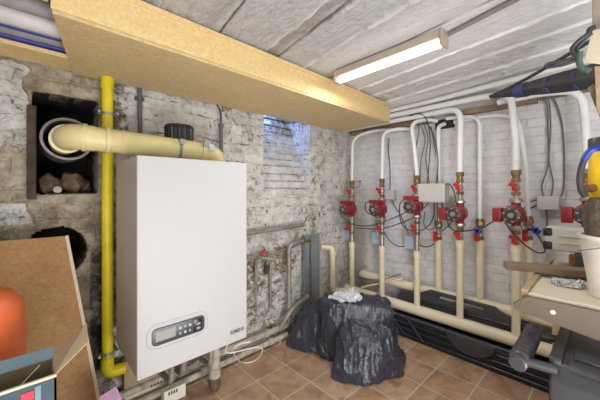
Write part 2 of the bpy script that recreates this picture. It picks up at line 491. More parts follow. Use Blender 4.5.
# white brick wall carrying the pumps
def right_pos(u, v):
    ph = (v/.068) % 1.0
    return (WX - .006*fr(0, u, v, 3, 3) - .003*fr(1, u, v, 14, 3), u, v)
def right_damp(u, v): return .95*sstep(1.75, 1.98, u)*sstep(2.1, .9, v) + .25*sstep(.6, .1, v)
def right_wear(u, v): return .8*sstep(1.5, 2.0, u) + .1
def right_face(u, v):
    # two small breaks in the brickwork
    p = right_pos(u, v)
    for (cy, cz, a, b) in ((1.72, .98, .05, .035), (2.02, 1.42, .05, .03)):
        if abs(u-cy) < a+.01*fr(u, 3, v, 20, 2) and abs(v-cz) < b+.01*fr(u, 8, v, 20, 2): return (p[0]+.07, u, v)
    return p
grid('wall_right', right_face, rng(YF, WY+.02, .0135)[::-1], rng(0, 2.3, .0135), {'damp': right_damp, 'wear': right_wear}, m_whitebrick)
b = B(); b.span((XL-.1, YF-.1, 0), (WX+.1, YF, 2.35)); struct(b.build('wall_front', m_boxgrey, smooth=False))
b = B(); b.span((XL-.1, YF, 0), (XL, WY+.5, 2.35)); struct(b.build('wall_left', m_boxgrey, smooth=False))

# ceiling : board-marked concrete with raised joints, dropping to the wall plate at the right
def jw(j, v): return .0045*fr(j*3, v, 1, 2.2, 3)
def near(s_, v, w):
    for j in JOINTS:
        d = abs(s_-j)
        if d < w: return j, d
    return None, 9
def ceil_pos(s_, v):
    x = s_ + .15*(v-1.154)
    j, d = near(s_, v, .03)
    if j is not None: x += jw(j, v)
    z = CZ - .12*max(0, (x-2.56)/.24)
    i = sum(1 for k in JOINTS if s_ > k)
    z += ((i*37) % 5 - 2)*.003
    crs = sstep(1.62, 1.2, s_)
    z -= (.008*crs+.0012)*noise.fractal(Vector((s_*34, v*6, 0)), .9, 2.1, 3)
    if j is not None and d < .008:
        k = JOINTS.index(j)
        if k % 2 == 0: z -= .018*(1-d/.009)*max(.2, .75+.7*fr(j, v, 4, 9, 3))
        else: z += .010
    if s_ > 2.28: z -= .010*max(0, fr(x, v, 2, 18, 3))
    return (x, v, z)
def ceil_crack(s_, v):
    j, d = near(s_, v, .006)
    c = 0
    if j is not None and JOINTS.index(j) % 2 == 1: c = .95*sstep(-.6, .1, fr(j, v, 7, 3, 2))
    if 2.3 < s_ < 2.46 and fr(s_, v, 2, 16, 3) > .45: c = max(c, .5)
    return c
def ceil_bare(s_, v):
    n = .02*fr(s_, v, 0, 9, 3)
    a = sstep(1.035, 1.05, s_+n)*sstep(1.125, 1.11, s_+n)
    b_ = .5*sstep(.60, .62, s_+n)*sstep(.69, .67, s_+n)
    return max(a, b_) + .35*sstep(1.55, 1.60, s_+n)*sstep(1.66, 1.62, s_+n)
JOINTS = [-.9, -.55, -.2, .12, .40, .72, 1.03, 1.135, 1.36, 1.66, 2.005, 2.19, 2.25, 2.36, 2.50]
US = set(rng(XL-.45, WX+.12, .016))
for j_ in JOINTS:
    US = {u for u in US if abs(u-j_) > .018}
    US |= {j_-.016, j_-.009, j_-.004, j_, j_+.004, j_+.009, j_+.016}
def ceil_bead(s_, v):
    j, d = near(s_, v, .008)
    return .8*sstep(-.5, .1, fr(j, v, 3, 6, 3)) if j is not None and JOINTS.index(j) % 2 == 0 else 0
cg = grid('ceiling', ceil_pos, sorted(US), rng(YF-.02, WY+.02, .018)[::-1],
     {'coarse': lambda u, v: sstep(1.65, 1.25, u), 'bead': ceil_bead, 'crack': ceil_crack, 'bare': ceil_bare}, m_ceiling)
b = B(); b.span((XL-.1, YF-.1, 2.31), (WX+.3, WY+.6, 2.40)); struct(b.build('trim_3', m_boxgrey, smooth=False))
# shell behind the uneven wall faces keeps the cellar dark outside
b = B(); b.span((XL, WY+.46, 0), (WX+.3, WY+.5, 2.31)); struct(b.build('trim_4', m_dark, smooth=False))
b = B(); b.span((WX+.12, YF, 0), (WX+.16, WY+.46, 2.31)); struct(b.build('trim_5', m_dark, smooth=False))
# timber wall plate on top of the brickwork
b = B()
for y0, y1, z0, z1 in ((-1.6, .36, 2.02, 2.065), (.37, .945, 2.0, 2.045), (1.13, 2.08, 1.985, 2.035)):
    b.span((WX-.05, y0, z0), (WX+.06, y1, z1))
struct(b.build('trim_1', M('wall_plate_timber', (146, 124, 100), .75, var=.3, vs=12, bump=.3), smooth=False, bevel=.004))
# block at the brick wall top, the pipe opening's shade put in its colour
b = B(); b.span((WX-.014, .955, 1.915), (WX+.05, 1.12, 2.0)); struct(b.build('trim_2', M('opening_shade', (54, 48, 42), .9, var=.4, vs=20), smooth=False))

# ------------------------------------------------------------------ boxed-in duct under the ceiling
DZ, DY0, DX1 = 2.03, 1.484, 2.60
root = thing('duct_casing', 'long chipboard boxing under the ceiling above the white boiler', 'boxing', (1.3, 1.8, DZ))
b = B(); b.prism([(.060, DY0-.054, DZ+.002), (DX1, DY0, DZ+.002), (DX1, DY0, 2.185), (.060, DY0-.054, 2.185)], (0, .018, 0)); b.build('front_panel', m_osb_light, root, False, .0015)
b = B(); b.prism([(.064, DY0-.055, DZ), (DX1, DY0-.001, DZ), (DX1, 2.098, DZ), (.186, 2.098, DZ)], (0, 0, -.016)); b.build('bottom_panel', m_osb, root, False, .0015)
b = B(); b.span((DX1-.018, DY0+.02, DZ+.004), (DX1, 2.09, 2.185)); b.build('end_panel', m_osb, root, False)
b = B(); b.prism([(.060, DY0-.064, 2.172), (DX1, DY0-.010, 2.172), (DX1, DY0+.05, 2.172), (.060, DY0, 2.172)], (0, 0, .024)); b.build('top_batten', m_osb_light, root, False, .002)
b = B(); b.span((-.6, DY0-.045, 2.065), (.055, DY0-.02, 2.185)); b.build('front_panel', m_osb_light, root, False, .002)
b = B(); b.span((-.6, 1.90, DZ-.005), (.23, 2.09, DZ+.016)); b.build('wall_strip', m_osb_light, root, False, .002)
# insulated lines visible through the open end
for nm, lab, y, z, r, m in (('insulated_pipe', 'grey foam insulated pipe highest in the open end of the boxing', 1.60, 2.105, .036, m_hosegrey),
                            ('insulated_pipe', 'pale wide insulated pipe in the middle of the boxing opening', 1.72, 2.095, .046, m_hosewhite),
                            ('insulated_pipe', 'grey insulated pipe lying nearest the wall in the boxing opening', 1.84, 2.09, .036, m_hosegrey),
                            ('water_tube', 'thin blue tube between the insulated pipes in the boxing opening', 1.775, 2.066, .011, m_tubeblue),
                            ('water_tube', 'thin blue tube behind the insulated pipes near the wall strip', 1.89, 2.064, .012, m_tubeblue)):
    b = B(); b.tube([(-.6, y, z), (0, y+.005, z-.003), (.6, y-.004, z+.002), (1.6, y, z)], r, n=16)
    tag(b.build(nm, m), lab, 'pipe')

# ------------------------------------------------------------------ fluorescent light on the ceiling
a0 = P(338, 80, z=2.15); a1 = P(444, 41, z=2.15)
ax = (a1-a0); L = ax.length; ax.normalize(); sd = Vector((ax.y, -ax.x, 0)); mid = (a0+a1)/2
if sd.x < 0: sd = -sd
rotq = Matrix((ax, -sd, Vector((0, 0, 1)))).transposed().to_quaternion()
root = thing('fluorescent_light', 'long fluorescent strip light on the whitewashed ceiling', 'light', (mid.x, mid.y, 2.13))
b = B(); b.box((mid.x, mid.y, 2.185), (L*1.02, .075, .045), rotq); b.build('lamp_body', M('lamp_body', (176, 166, 152), .45, var=.08), root, False, .004)
for e in (a0, a1):
    b = B(); b.box((e.x, e.y, 2.165), (.016, .088, .088), rotq); b.build('end_cap', M('lamp_cap', (172, 158, 140), .45), root, False, .004)
b = B(); b.cyl((a0.x+ax.x*.02, a0.y+ax.y*.02, 2.142), (a1.x-ax.x*.02, a1.y-ax.y*.02, 2.142), .021, n=20)
b.build('lamp_tube', glow('lamp_tube_glow', (255, 248, 238), 2.4), root)
ll = area('strip_lamp', (mid.x, mid.y, 2.115), (mid.x, mid.y, 0), L*.95, .06, 7, (1, .985, .95))
ll.rotation_euler = (0, 0, math.atan2(ax.y, ax.x))

b = B(); q0, q1 = P(447, 35, z=2.195), P(530, -8, z=2.195)
b.cyl(q0, q1, .012, n=10)
tag(b.build('cable_conduit', M('conduit_taupe', (130, 124, 118), .6)), 'thin grey conduit along the ceiling beyond the end of the strip light', 'conduit')

# ------------------------------------------------------------------ boiler
BX0, BX1, BY0, BY1, BZ0, BZ1 = .366, .960, 1.494, 1.94, .462, 1.513
root = thing('boiler', 'large white wall-hung boiler below the chipboard boxing', 'boiler', (.663, 1.75, BZ0))
b = B(); b.span((BX0, BY0, BZ0), (BX1, BY0+.022, BZ1)); b.build('front_cover', m_boiler, root, True, .006, 3)
b = B(); b.span((BX0+.002, BY0+.022, BZ0+.004), (BX1-.002, BY1, BZ1-.002)); b.build('casing', m_boiler_side, root, False, .003)
b = B(); b.span((BX0+.06, BY1, BZ1-.22), (BX1-.06, WY+.012, BZ1-.16)); b.span((BX0+.06, BY1, BZ0+.1), (BX1-.06, WY+.012, BZ0+.16)); b.build('wall_bracket', m_steel, root, False)
def rrect(x0, x1, z0, z1, r, y, n=6):
    pts = []
    for cx, cz, a in ((x1-r, z1-r, 0), (x0+r, z1-r, 90), (x0+r, z0+r, 180), (x1-r, z0+r, 270)):
        for k in range(n+1):
            t = math.radians(a+90*k/n); pts.append((cx+r*math.cos(t), y, cz+r*math.sin(t)))
    return pts
px0, px1, pz0, pz1 = .433, .686, .603, .676
b = B(); b.tube(rrect(px0-.026, px1+.026, pz0-.024, pz1+.024, .05, BY0-.001), .0045, n=8, smooth=False, closed=True)
b.build('trim_ring', m_boiler, root)
b = B(); b.prism(rrect(px0-.005, px1+.005, pz0-.005, pz1+.005, .022, BY0-.005), (0, .006, 0)); pan = b.build('control_panel', m_dark, root, True, .002)
b = B(); b.span((px0+.012, BY0-.0065, pz0+.015), (px0+.105, BY0-.004, pz1-.011)); b.build('display', m_lcd, pan, False)
for i in range(2):
    for j in range(3):
        b = B(); b.box((px0+.128+j*.025, BY0-.0065, pz0+.021+i*.028), (.012, .006, .013)); b.build('button', m_boxgrey if (i+j) % 2 else m_steel, pan, True, .002)
b = B(); b.span((px1-.055, BY0-.009, pz0+.004), (px1-.012, BY0-.004, pz1-.004)); b.build('rotary_cover', m_black, pan, True, .004)
for dz in (.02, .042):
    b = B(); b.box((px1-.032, BY0-.010, pz0+dz), (.02, .003, .012)); b.build('switch', m_steel, pan, False)
cu = bpy.data.curves.new('logo', 'FONT'); cu.body = 'REMEHA'; cu.size = .031; cu.extrude = .0008; cu.align_x = 'CENTER'; cu.align_y = 'CENTER'; cu.shear = .15
cu.offset = .0007; cu.space_character = 1.02
to = bpy.data.objects.new('tmp', cu); COL.objects.link(to); dg = bpy.context.evaluated_depsgraph_get()
me = bpy.data.meshes.new_from_object(to.evaluated_get(dg)); bpy.data.objects.remove(to)
me.transform(Matrix.Translation(Vector((.893, BY0-.001, .525))-wloc(root)) @ Matrix.Rotation(PI/2, 4, 'X') @ Matrix.Diagonal((.8, 1, 1, 1)))
link('logo', me, m_text, root, None, False)
# ribbed dark air intake on top, behind the flue pipe
b = B(); cx, cy = P(178, 132, y=1.92)[:2]
cx, cy = .715, 1.915
prof = [(0, BZ1), (.082, BZ1)]
for k in range(9): prof += [(.092, BZ1+.01+k*.026), (.094, BZ1+.022+k*.026)]
prof += [(.088, 1.768), (0, 1.770)]
cyl_y = 1.915
def ribcyl(b, c, r, z0, z1, n=48):
    vs = []
    for z in (z0, z1):
        vs.append([b.bm.verts.new((c[0]+(r if k % 2 else r*.94)*math.cos(2*PI*k/n), c[1]+(r if k % 2 else r*.94)*math.sin(2*PI*k/n), z)) for k in range(n)])
    for k in range(n): b.bm.faces.new((vs[0][k], vs[0][(k+1) % n], vs[1][(k+1) % n], vs[1][k]))
    b.bm.faces.new(vs[0][::-1]); b.bm.faces.new(vs[1])
ribcyl(b, (cx, cyl_y), .088, BZ1, 1.745); b.cyl((cx, cyl_y, 1.745), (cx, cyl_y, 1.765), .092, .086, 32)
b.build('air_intake', m_black, root)
# stub pipes under the boiler
for x, y, r in ((.60, 1.72, .016), (.68, 1.75, .02), (.84, 1.72, .016)):
    b = B(); b.bendpipe([(x, y, BZ0+.01), (x, y, .24), (x, 2.03, .20)], r, .05, 12); b.build('connection_pipe', m_zinc, root)
b = B(); b.cyl((.905, 1.80, BZ0+.01), (.905, 1.80, .13), .033); b.cyl((.905, 1.80, .17), (.905, 1.80, .11), .039); b.build('drain_pipe', m_pipepaint, root)
b = B(); b.bendpipe([(.905, 1.80, .12), (.905, 1.80, .03), (.97, 1.92, .03)], .036, .04, 14); b.build('drain_elbow', M('dirty_elbow', (92, 78, 64), .7, var=.3), root)

# ------------------------------------------------------------------ cream flue pipe from niche to boiler
FY, FZ = 1.78, 1.605
root = thing('flue_pipe', 'thick cream flue pipe running over the boiler top into the wall niche', 'pipe', (.5, FY, FZ))
b = B(); b.cyl((.23, FY, FZ+.004), (.80, FY, FZ-.012), .061, n=32); b.build('pipe', m_flue, root)
b = B(); b.tube([(.245, FY, FZ+.004), (.19, FY+.008, FZ+.006), (.155, FY+.04, FZ+.007), (.145, FY+.10, FZ+.007)], .063, n=28, sub=8); b.build('elbow', m_flue, root)
b = B(); b.cyl((.196, FY+.006, FZ+.006), (.212, FY+.003, FZ+.005), .069, n=32); b.build('elbow_collar', bpy.data.materials['flue_cream'], root)
b = B(); b.cyl((.145, FY+.08, FZ+.006), (.145, 2.2, FZ+.008), .061, n=28); b.build('wall_pipe', m_flue, root)
b = B(); b.cyl((.286, FY, FZ+.003), (.304, FY, FZ+.003), .070, n=32); b.build('socket_collar', m_flue, root)
b = B(); b.cyl((.140, FY+.115, FZ+.007), (.1455, FY+.13, FZ+.007), .073, n=28); b.build('socket_collar', M('flue_collar', (228, 216, 170), .4, var=.05), root)
b = B(); b.cyl((.36, FY, FZ), (.372, FY, FZ), .064, n=32); b.build('socket', m_flue, root)
b = B(); b.cyl((.79, FY, FZ-.011), (.81, FY, FZ-.012), .068, n=32); b.build('socket', m_flue, root)
b = B(); b.tube([(.79, FY, FZ-.012), (.85, FY, FZ-.016), (.90, FY, FZ-.045), (.915, FY, FZ-.10)], .060, n=28, sub=8); b.build('boiler_elbow', m_flue, root)
for x in (.655, .80):
    b = B(); b.lathe([(.0615, -.008), (.066, -.008), (.066, .008), (.0615, .008)], (x, FY, FZ-.011), (1, 0, 0), 32, True)
    b.box((x, FY-.07, FZ+.028), (.024, .016, .03)); b.build('clamp', m_steel, root)
b = B(); b.box((.845, FY-.066, FZ+.012), (.04, .004, .045), Euler((-.35, 0, 0))); b.build('label_sticker', m_boxgrey, root, False)
b = B(); b.lathe([(.104, 0), (.113, 0), (.113, .30), (.104, .30)], (.158, 2.06, 1.633), (0, 1, 0), 40, True)
b.lathe([(.107, -.003), (.117, -.003), (.117, .012), (.107, .012)], (.158, 2.06, 1.633), (0, 1, 0), 40, True)
tag(b.build('flue_liner', m_liner), 'round metal liner ring in the dark wall niche around the flue', 'flue liner')
# rubble in the niche and its dark lining slab
def rock(name, c, sz, lab, seed, cat='rubble'):
    b = B(); g = bmesh.ops.create_icosphere(b.bm, subdivisions=3, radius=1)
    for v in g['verts']:
        n = v.co.normalized(); k = 1+.35*noise.noise(n*1.6+Vector((seed, 0, 0)))+.12*noise.noise(n*4+Vector((seed, 3, 0)))
        v.co = Vector((n.x*sz[0]*k, n.y*sz[1]*k, n.z*sz[2]*k)) + Vector(c)
    return tag(b.build(name, m_stone), lab, cat, 'rubble in the flue niche')
rock('rubble_stone', (.085, 2.195, 1.385), (.05, .06, .055), 'tan broken stone at the left in the flue niche', 1)
rock('rubble_stone', (.190, 2.22, 1.395), (.06, .07, .065), 'largest brown stone in the middle of the flue niche', 2)
rock('rubble_stone', (.245, 2.26, 1.375), (.045, .05, .045), 'dark stone at the right end of the flue niche', 3)
b = B(); b.cyl((.118, 2.115, 1.352), (.118, 2.16, 1.356), .019, .021, 16); b.cyl((.118, 2.108, 1.352), (.118, 2.12, 1.352), .013, n=14)
tag(b.build('pipe_stub', m_zinc), 'small round grey pipe stub on the niche sill in front of the stones', 'pipe')
b = B(); b.span((-.008, 2.085, 1.30), (.03, 2.18, 1.80)); b.build('niche_lining_slab', M('sooty_slab', (72, 60, 50), .9, var=.35, bump=.5), None, False, .006)
o = bpy.data.objects['niche_lining_slab']; tag(o, 'sooty upright slab lining the left side of the flue niche', 'slab')

# ------------------------------------------------------------------ yellow gas pipe
root = thing('gas_pipe', 'yellow gas pipe running vertically left of the boiler', 'pipe', (.341, 2.035, .2))
b = B(); b.cyl((.341, 2.035, .30), (.341, 2.035, 2.012), .029, n=24); b.build('pipe', m_yellow, root)
b = B(); b.bendpipe([(.341, 2.035, .36), (.341, 2.035, .265), (.43, 2.035, .262)], .034, .05, 20, 8); b.build('elbow', m_yellow, root)
b = B(); b.cyl((.341, 2.035, 1.95), (.341, 2.035, 2.013), .034, n=24); b.build('socket', m_yellow, root)
for z in (1.80, .385):
    b = B(); b.lathe([(.0295, -.008), (.034, -.008), (.034, .008), (.0295, .008)], (.341, 2.035, z), (0, 0, 1), 24, True)
    for s in (-1, 1): b.cyl((.341+s*.045, 2.0, z+.004), (.341+s*.045, 2.11, z+.004), .008, n=10)
    b.box((.341, 2.04, z), (.10, .012, .014)); b.build('clamp', m_steel, root)

# ------------------------------------------------------------------ old conduits on the boiler wall
b = B(); xx = P(140, 110, y=2.08).x
b.cyl((xx, 2.085, 1.62), (xx, 2.085, 2.01), .013, n=14); b.cyl((xx, 2.085, 1.93), (xx, 2.085, 1.96), .018, n=14); b.box((xx, 2.10, 1.945), (.05, .03, .02))
tag(b.build('conduit', M('dark_conduit', (88, 86, 84), .6, var=.2)), 'short grey upright conduit on the wall left of the black air intake', 'conduit')
b = B(); e = P(221, 130, y=2.08)
b.bendpipe([P(150, 82, y=2.095), P(185, 92, y=2.09), P(215, 101, y=2.09), P(221, 112, y=2.085), P(221, 165, y=2.085)], .006, .04, 10)
cw = b.build('wall_cable', m_rubber_dk); tag(cw, 'black cable along the wall under the boxing turning down behind the boiler', 'cable')
b = B(); b.cyl((e.x, 2.078, 1.55), (e.x, 2.078, 1.86), .014, n=14); b.cyl((e.x, 2.078, 1.84), (e.x, 2.078, 1.87), .019, n=14)
tag(b.build('conduit', m_rubber), 'dark upright conduit on the wall right of the flue elbow', 'conduit')
# steel pipe crossing the wall right of the boiler
b = B(); b.cyl((1.0, 2.055, .98), (1.99, 2.07, 1.005), .019, n=16); b.cyl((1.80, 2.07, 1.0), (1.83, 2.07, 1.0), .025, n=16)
for x in (1.35, 1.78): b.cyl((x, 2.06, .99), (x, 2.13, .99), .009, n=8)
tag(b.build('steel_pipe', m_zinc), 'straight horizontal steel pipe on the flaking wall right of the boiler', 'pipe')
# copper run with red tap
root = thing('tap_pipe', 'thin grey pipe with a red tap on the flaking wall beside the boiler', 'pipe', (1.5, 2.06, .85))
b = B(); b.cyl((1.42, 2.07, .765), (1.86, 2.07, .805), .009, n=10); b.bendpipe([(1.05, 2.05, .78), (1.42, 2.05, .78), (1.58, 1.99, .74)], .012, .04, 10)
b.cyl((1.40, 2.03, .78), (1.47, 2.05, .78), .018, n=12); b.cyl((1.42, 2.07, .3), (1.42, 2.07, .76), .010, n=10); b.cyl((1.59, 2.09, .3), (1.59, 2.09, .70), .012, n=10); b.build('pipe', m_zinc, root)
b = B(); b.box((1.455, 2.015, .825), (.055, .016, .022), Euler((0, -.4, 0))); b.box((1.452, 2.02, .808), (.014, .014, .03)); b.build('tap_handle', m_redlev, root, False, .003)
b = B(); b.box((1.52, 2.06, .655), (.03, .03, .08)); b.cyl((1.52, 2.06, .69), (1.52, 2.06, .75), .009, n=10); b.build('vent', m_dark, root, False, .003)
# hooked pipe
b = B(); p = P(289, 300, y=2.03).x
b.bendpipe([(p, 2.03, .12), (p, 2.03, .835), (p+.09, 2.03, .85), (p+.16, 2.05, .85), (p+.20, 2.06, .85)], .022, .10, 16, 8)
tag(b.build('bent_pipe', m_zinc), 'grey pipe bent over like a hook at the wall right of the boiler', 'pipe')
b = B(); b.cyl((1.965, 2.06, .85), (2.04, 2.06, .85), .028, n=8); b.cyl((1.99, 2.065, .74), (2.06, 2.065, .74), .022, n=10); b.cyl((2.0, 2.065, .74), (2.0, 2.065, .85), .012, n=8)
tag(b.build('pipe_union', m_brass), 'rusty pipe union between the hooked pipe and the steel channel', 'fitting')
# steel channels
for px, w, lab, y in ((308, .075, 'flat steel channel half hidden left of the wider one, standing at the wall', 2.04), (316.5, .082, 'wider grey steel channel standing in front of the wall behind the black bag', 1.99)):
    q = P(px, 260, y=y); b = B(); h = .915 if px > 310 else .90
    b.prism([(q.x-w/2, y, .0), (q.x+w/2, y, .0), (q.x+w/2, y, h), (q.x-w/2, y, h)], (0, .004, 0))
    for s in (-1, 1): b.span((q.x+s*w/2-.002, y, 0), (q.x+s*w/2+.002, y+.03, h))
    tag(b.build('steel_channel', m_steel, None, False), lab, 'channel')
# pipes along the foot of the wall
for z, y, r, lab, x1 in ((.045, 1.995, .022, 'lowest grey pipe along the foot of the flaking wall', 1.82), (.098, 2.05, .026, 'thicker pale pipe just above the lowest one at the wall foot', 1.9)):
    b = B(); b.cyl((.36, y, z-.01), (x1, y, z), r, n=16)
    for x in (.9, 1.5): b.cyl((x, y, z), (x+.035, y, z), r+.007, n=16)
    for x in (.7, 1.62): b.box((x, y, z/2-.01), (.014, .014, z*.8))
    tag(b.build('floor_pipe', m_pipepaint), lab, 'pipe')
b = B(); b.bendpipe([(1.66, 2.03, .10), (1.72, 1.98, .25), (1.98, 2.03, .30)], .022, .12, 14, 8); b.cyl((1.95, 2.025, .293), (2.0, 2.03, .303), .03, n=12)
tag(b.build('curved_pipe', m_zinc), 'grey pipe curving up from the wall foot behind the black bag', 'pipe')
b = B(); b.bendpipe([(.62, 1.93, .36), (.64, 1.93, .15), (.82, 1.95, .15), (1.0, 1.95, .2), (1.05, 1.98, .3)], .02, .09, 14, 8)
tag(b.build('curved_pipe', m_zinc), 'grey pipe bent in a U under the boiler near the drain pipe', 'pipe')
# white cable hanging under the boiler
b = B(); b.tube([(.93, 1.66, .46), (.95, 1.68, .38), (.97, 1.75, .26), P(258, 347, y=1.75), P(262, 352, y=1.78), P(256, 360, z=.03), P(245, 363, z=.012), P(237, 359, z=.02), P(233, 350, y=1.80), P(240, 344, y=1.74), P(250, 342, y=1.72)], .005, n=8, sub=8)
tag(b.build('loose_cable', m_bucket), 'cream cable hanging in a loop to the floor below the boiler', 'cable')
# vented boxes under the boiler
root = thing('vented_box', 'cream vented box behind the floor pipes below the boiler', 'box', (.60, 2.06, .0))
b = B(); b.span((.43, 2.028, .0), (.735, 2.11, .10)); b.build('body', m_beige, root, False, .004)
b = B(); b.span((.43, 2.05, .10), (.745, 2.11, .285)); b.build('upper_case', m_brownlabel, root, False, .004)
b = B()
for k in range(7): b.box((.58+k*.020, 2.027, .083), (.010, .006, .016))
b.build('vent_slots', m_dark, root, False)
root = thing('vented_box', 'small white vented box on the floor in front of the pipes below the boiler', 'box', (.65, 1.9, .0))
q = P(164, 390, y=1.90); q2 = P(186, 390, y=1.90)
b = B(); b.span((q.x, 1.90, .0), (q2.x, 1.955, .085)); b.build('body', m_bucket, root, False, .004)
b = B()
for k in range(4): b.box((q.x+.03+k*.016, 1.899, .065), (.008, .006, .02))
b.build('vent_slots', m_dark, root, False)

# ------------------------------------------------------------------ manifolds
FX, RX = 2.60, 2.72
pos = {}
for k, px in dict(A=352, B=382, C=417, E=460, G=516, I=588).items(): pos[k] = P(px, 209, x=FX)
for k, px in dict(D=438.5, F=480, H=528).items(): pos[k] = P(px, 240, x=RX)
root = thing('front_manifold', 'cream main pipe nearest the room with risers going up to the red pumps', 'pipe manifold', (FX, 1.2, .25))
b = B(); b.cyl((FX, 2.02, .25), (FX, -.35, .25), .047, n=24)
b.cyl((FX, -.36, .25), (FX, -.345, .25), .053, n=24); b.build('main_pipe', m_cream, root)
topz = dict(A=243, B=247, C=252, E=241, G=246, I=246)
for k in 'ABCEGI':
    q = pos[k]; zt = P(dict(A=352, B=382, C=417, E=460, G=516, I=588)[k], topz[k], x=FX).z
    b = B(); b.cyl((FX, q.y, .25), (FX, q.y, zt), .027, n=20); r = b.build('riser_pipe', m_cream, root)
    b = B(); b.cyl((FX, q.y, zt-.05), (FX, q.y, zt+.012), .033, n=20); b.build('socket_collar', m_cream, r)
    pos[k+'t'] = zt
b = B(); yq = P(333, 262, x=FX).y
b.bendpipe([(FX-.30, 2.115, .735), (FX-.245, 2.02, .735), (FX-.24, 2.015, .70), (FX-.24, 2.015, .27), (FX-.06, 1.99, .25), (FX+.0, 1.96, .25)], .029, .05, 16); b.build('inlet_pipe', m_cream, root)
b = B(); b.cyl((FX-.24, 2.015, .66), (FX-.24, 2.015, .70), .036); b.build('inlet_collar', m_cream, root)
b = B(); b.cyl((FX+.01, P(383, 310, x=FX).y, .0), (FX+.01, P(383, 310, x=FX).y, .22), .024); b.build('support_leg', m_cream, root)
root = thing('rear_manifold', 'cream main pipe behind the front one, close to the white brick wall', 'pipe manifold', (RX, 1.0, .41))
b = B(); b.cyl((RX, 1.86, .41), (RX, -.4, .415), .043, n=24); b.cyl((RX, 1.86, .41), (RX, 1.80, .41), .049, n=24); b.bendpipe([(RX, 1.84, .41), (RX, 1.90, .41), (RX+.09, 1.90, .41)], .040, .05, 16); b.build('main_pipe', m_cream, root)
for k in 'DFH':
    q = pos[k]; px = dict(D=438.5, F=480, H=528)[k]; zt = P(px, 241, x=RX).z
    b = B(); b.cyl((RX, q.y, .41), (RX, q.y, zt), .027, n=20); r = b.build('riser_pipe', m_cream, root)
    b = B(); b.cyl((RX, q.y, zt-.04), (RX, q.y, zt+.01), .033, n=20); b.build('socket_collar', m_cream, r)
    pos[k+'t'] = zt
b = B(); b.cyl((FX+.02, pos['B'].y+.26, .30), (RX-.02, pos['B'].y-.17, .475), .011, n=12)
tag(b.build('crossing_pipe', m_cream), 'thin cream pipe crossing diagonally between the two manifolds near the corner', 'pipe')
b = B(); b.tube([P(356, 277, x=2.66), P(378, 280, x=2.66), P(401, 274, x=2.68)], .005, n=8)
tag(b.build('rod', m_rubber), 'thin dark rod across the cream pipes near the room corner', 'rod')

# ------------------------------------------------------------------ pumps
def pump(side, loc, label):
    root = thing('circulation_pump', label, 'pump', loc, 'red circulation pumps'); x, y, z = loc
    V = Vector
    b = B(); b.cyl((x, y, z-.085), (x, y, z+.085), .030, n=20); b.ball((x-.012, y, z), .062, (.85, 1, 1.05), 20); b.build('pump_body', m_red, root)
    b = B(); b.lathe([(.058, -.02), (.067, 0), (.067, .03), (.062, .032), (.062, .105), (.058, .12), (.052, .124)], (x-.03, y, z), (-1, 0, 0), 28)
    for k in range(10):
        a = 2*PI*k/10; b.box((x-.10, y+.063*math.cos(a), z+.063*math.sin(a)), (.085, .005, .005), Euler((a, 0, 0)))
    b.build('motor', m_red, root)
    b = B(); b.lathe([(.053, 0), (.053, .006), (.036, .010), (.036, .004), (0, .004)], (x-.152, y, z), (-1, 0, 0), 28); f = b.build('face_plate', m_dark, root)
    b = B()
    for k in range(6):
        a = 2*PI*k/6+.3; b.box((x-.163, y+.044*math.cos(a), z+.044*math.sin(a)), (.004, .016, .010))
    b.cyl((x-.154, y, z), (x-.168, y, z), .018, n=14); b.build('face_screw', m_nickel, f)
    b = B()
    if side == 'top': b.box((x-.085, y+.012, z+.075), (.10, .11, .036))
    else: b.box((x-.095, y+.090, z-.004), (.085, .056, .10))
    b.build('terminal_box', m_red, root, True, .005)
    for s in (-1, 1):
        b = B(); b.cyl((x, y, z+s*.083), (x, y, z+s*.103), .043, n=8); b.cyl((x, y, z+s*.100), (x, y, z+s*.118), .034, n=6); b.build('flange', m_nickel, root, False, .002)
    return root
place = {'A': 'pump mounted left-most, next to the room corner', 'B': 'second pump from the room corner', 'C': 'third pump from the room corner, just left of the large junction box',
         'E': 'fourth pump from the corner, just right of the large junction box', 'G': 'fifth pump from the corner, above the brown board', 'I': 'last pump at the right, behind the yellow tool'}
pz = dict(A=209, B=209, C=206, E=213, G=214, I=214); ppx = dict(A=352, B=382, C=417, E=460, G=516, I=588)
first = {}
for k in 'ABCEGI':
    z = P(ppx[k], pz[k], x=FX).z; loc = (FX, pos[k].y, z); pos[k+'z'] = z
    sd_ = 'top' if k in 'ABC' else 'side'
    lab = 'red ' + place[k]
    if sd_ not in first: first[sd_] = pump(sd_, loc, lab)
    else: dup(first[sd_], loc, lab)

# ball valves: nickel body, brass union, small red lever
def valve(name, loc, mu, ml, label, group, long=False):
    root = thing(name, label, 'valve', loc, group); x, y, z = loc
    b = B(); b.cyl((x, y, z-.042), (x, y, z+.042), .020, n=16); b.ball((x, y, z), .028, (1, 1, 1), 16); b.cyl((x, y, z), (x-.045, y, z), .012, n=12); b.build('valve_body', m_nickel, root)
    for s in (-1, 1):
        b = B(); b.cyl((x, y, z+s*.036), (x, y, z+s*.062), .030, n=6); b.build('union_nut', mu, root, False, .002)
    b = B()
    if long: b.box((x-.052, y+.01, z-.03), (.012, .035, .085)); b.box((x-.048, y, z), (.02, .02, .02))
    else:
        b.box((x-.052, y, z), (.012, .034, .048)); b.box((x-.056, y+.020, z+.020), (.012, .026, .030), Euler((.5, 0, 0))); b.box((x-.056, y-.012, z-.020), (.012, .022, .026), Euler((.5, 0, 0)))
    b.build('lever', ml, root, True, .003)
    return root
vz = dict(A=(192, 228), B=(191, 228), C=(189, 228), E=(187, 235), G=(187, 239), I=(188, 240))
names = {'A': 'left-most pump', 'B': 'second pump from the corner', 'C': 'third pump from the corner', 'E': 'pump right of the large junction box', 'G': 'pump above the brown board', 'I': 'last pump behind the yellow tool'}
v0 = None
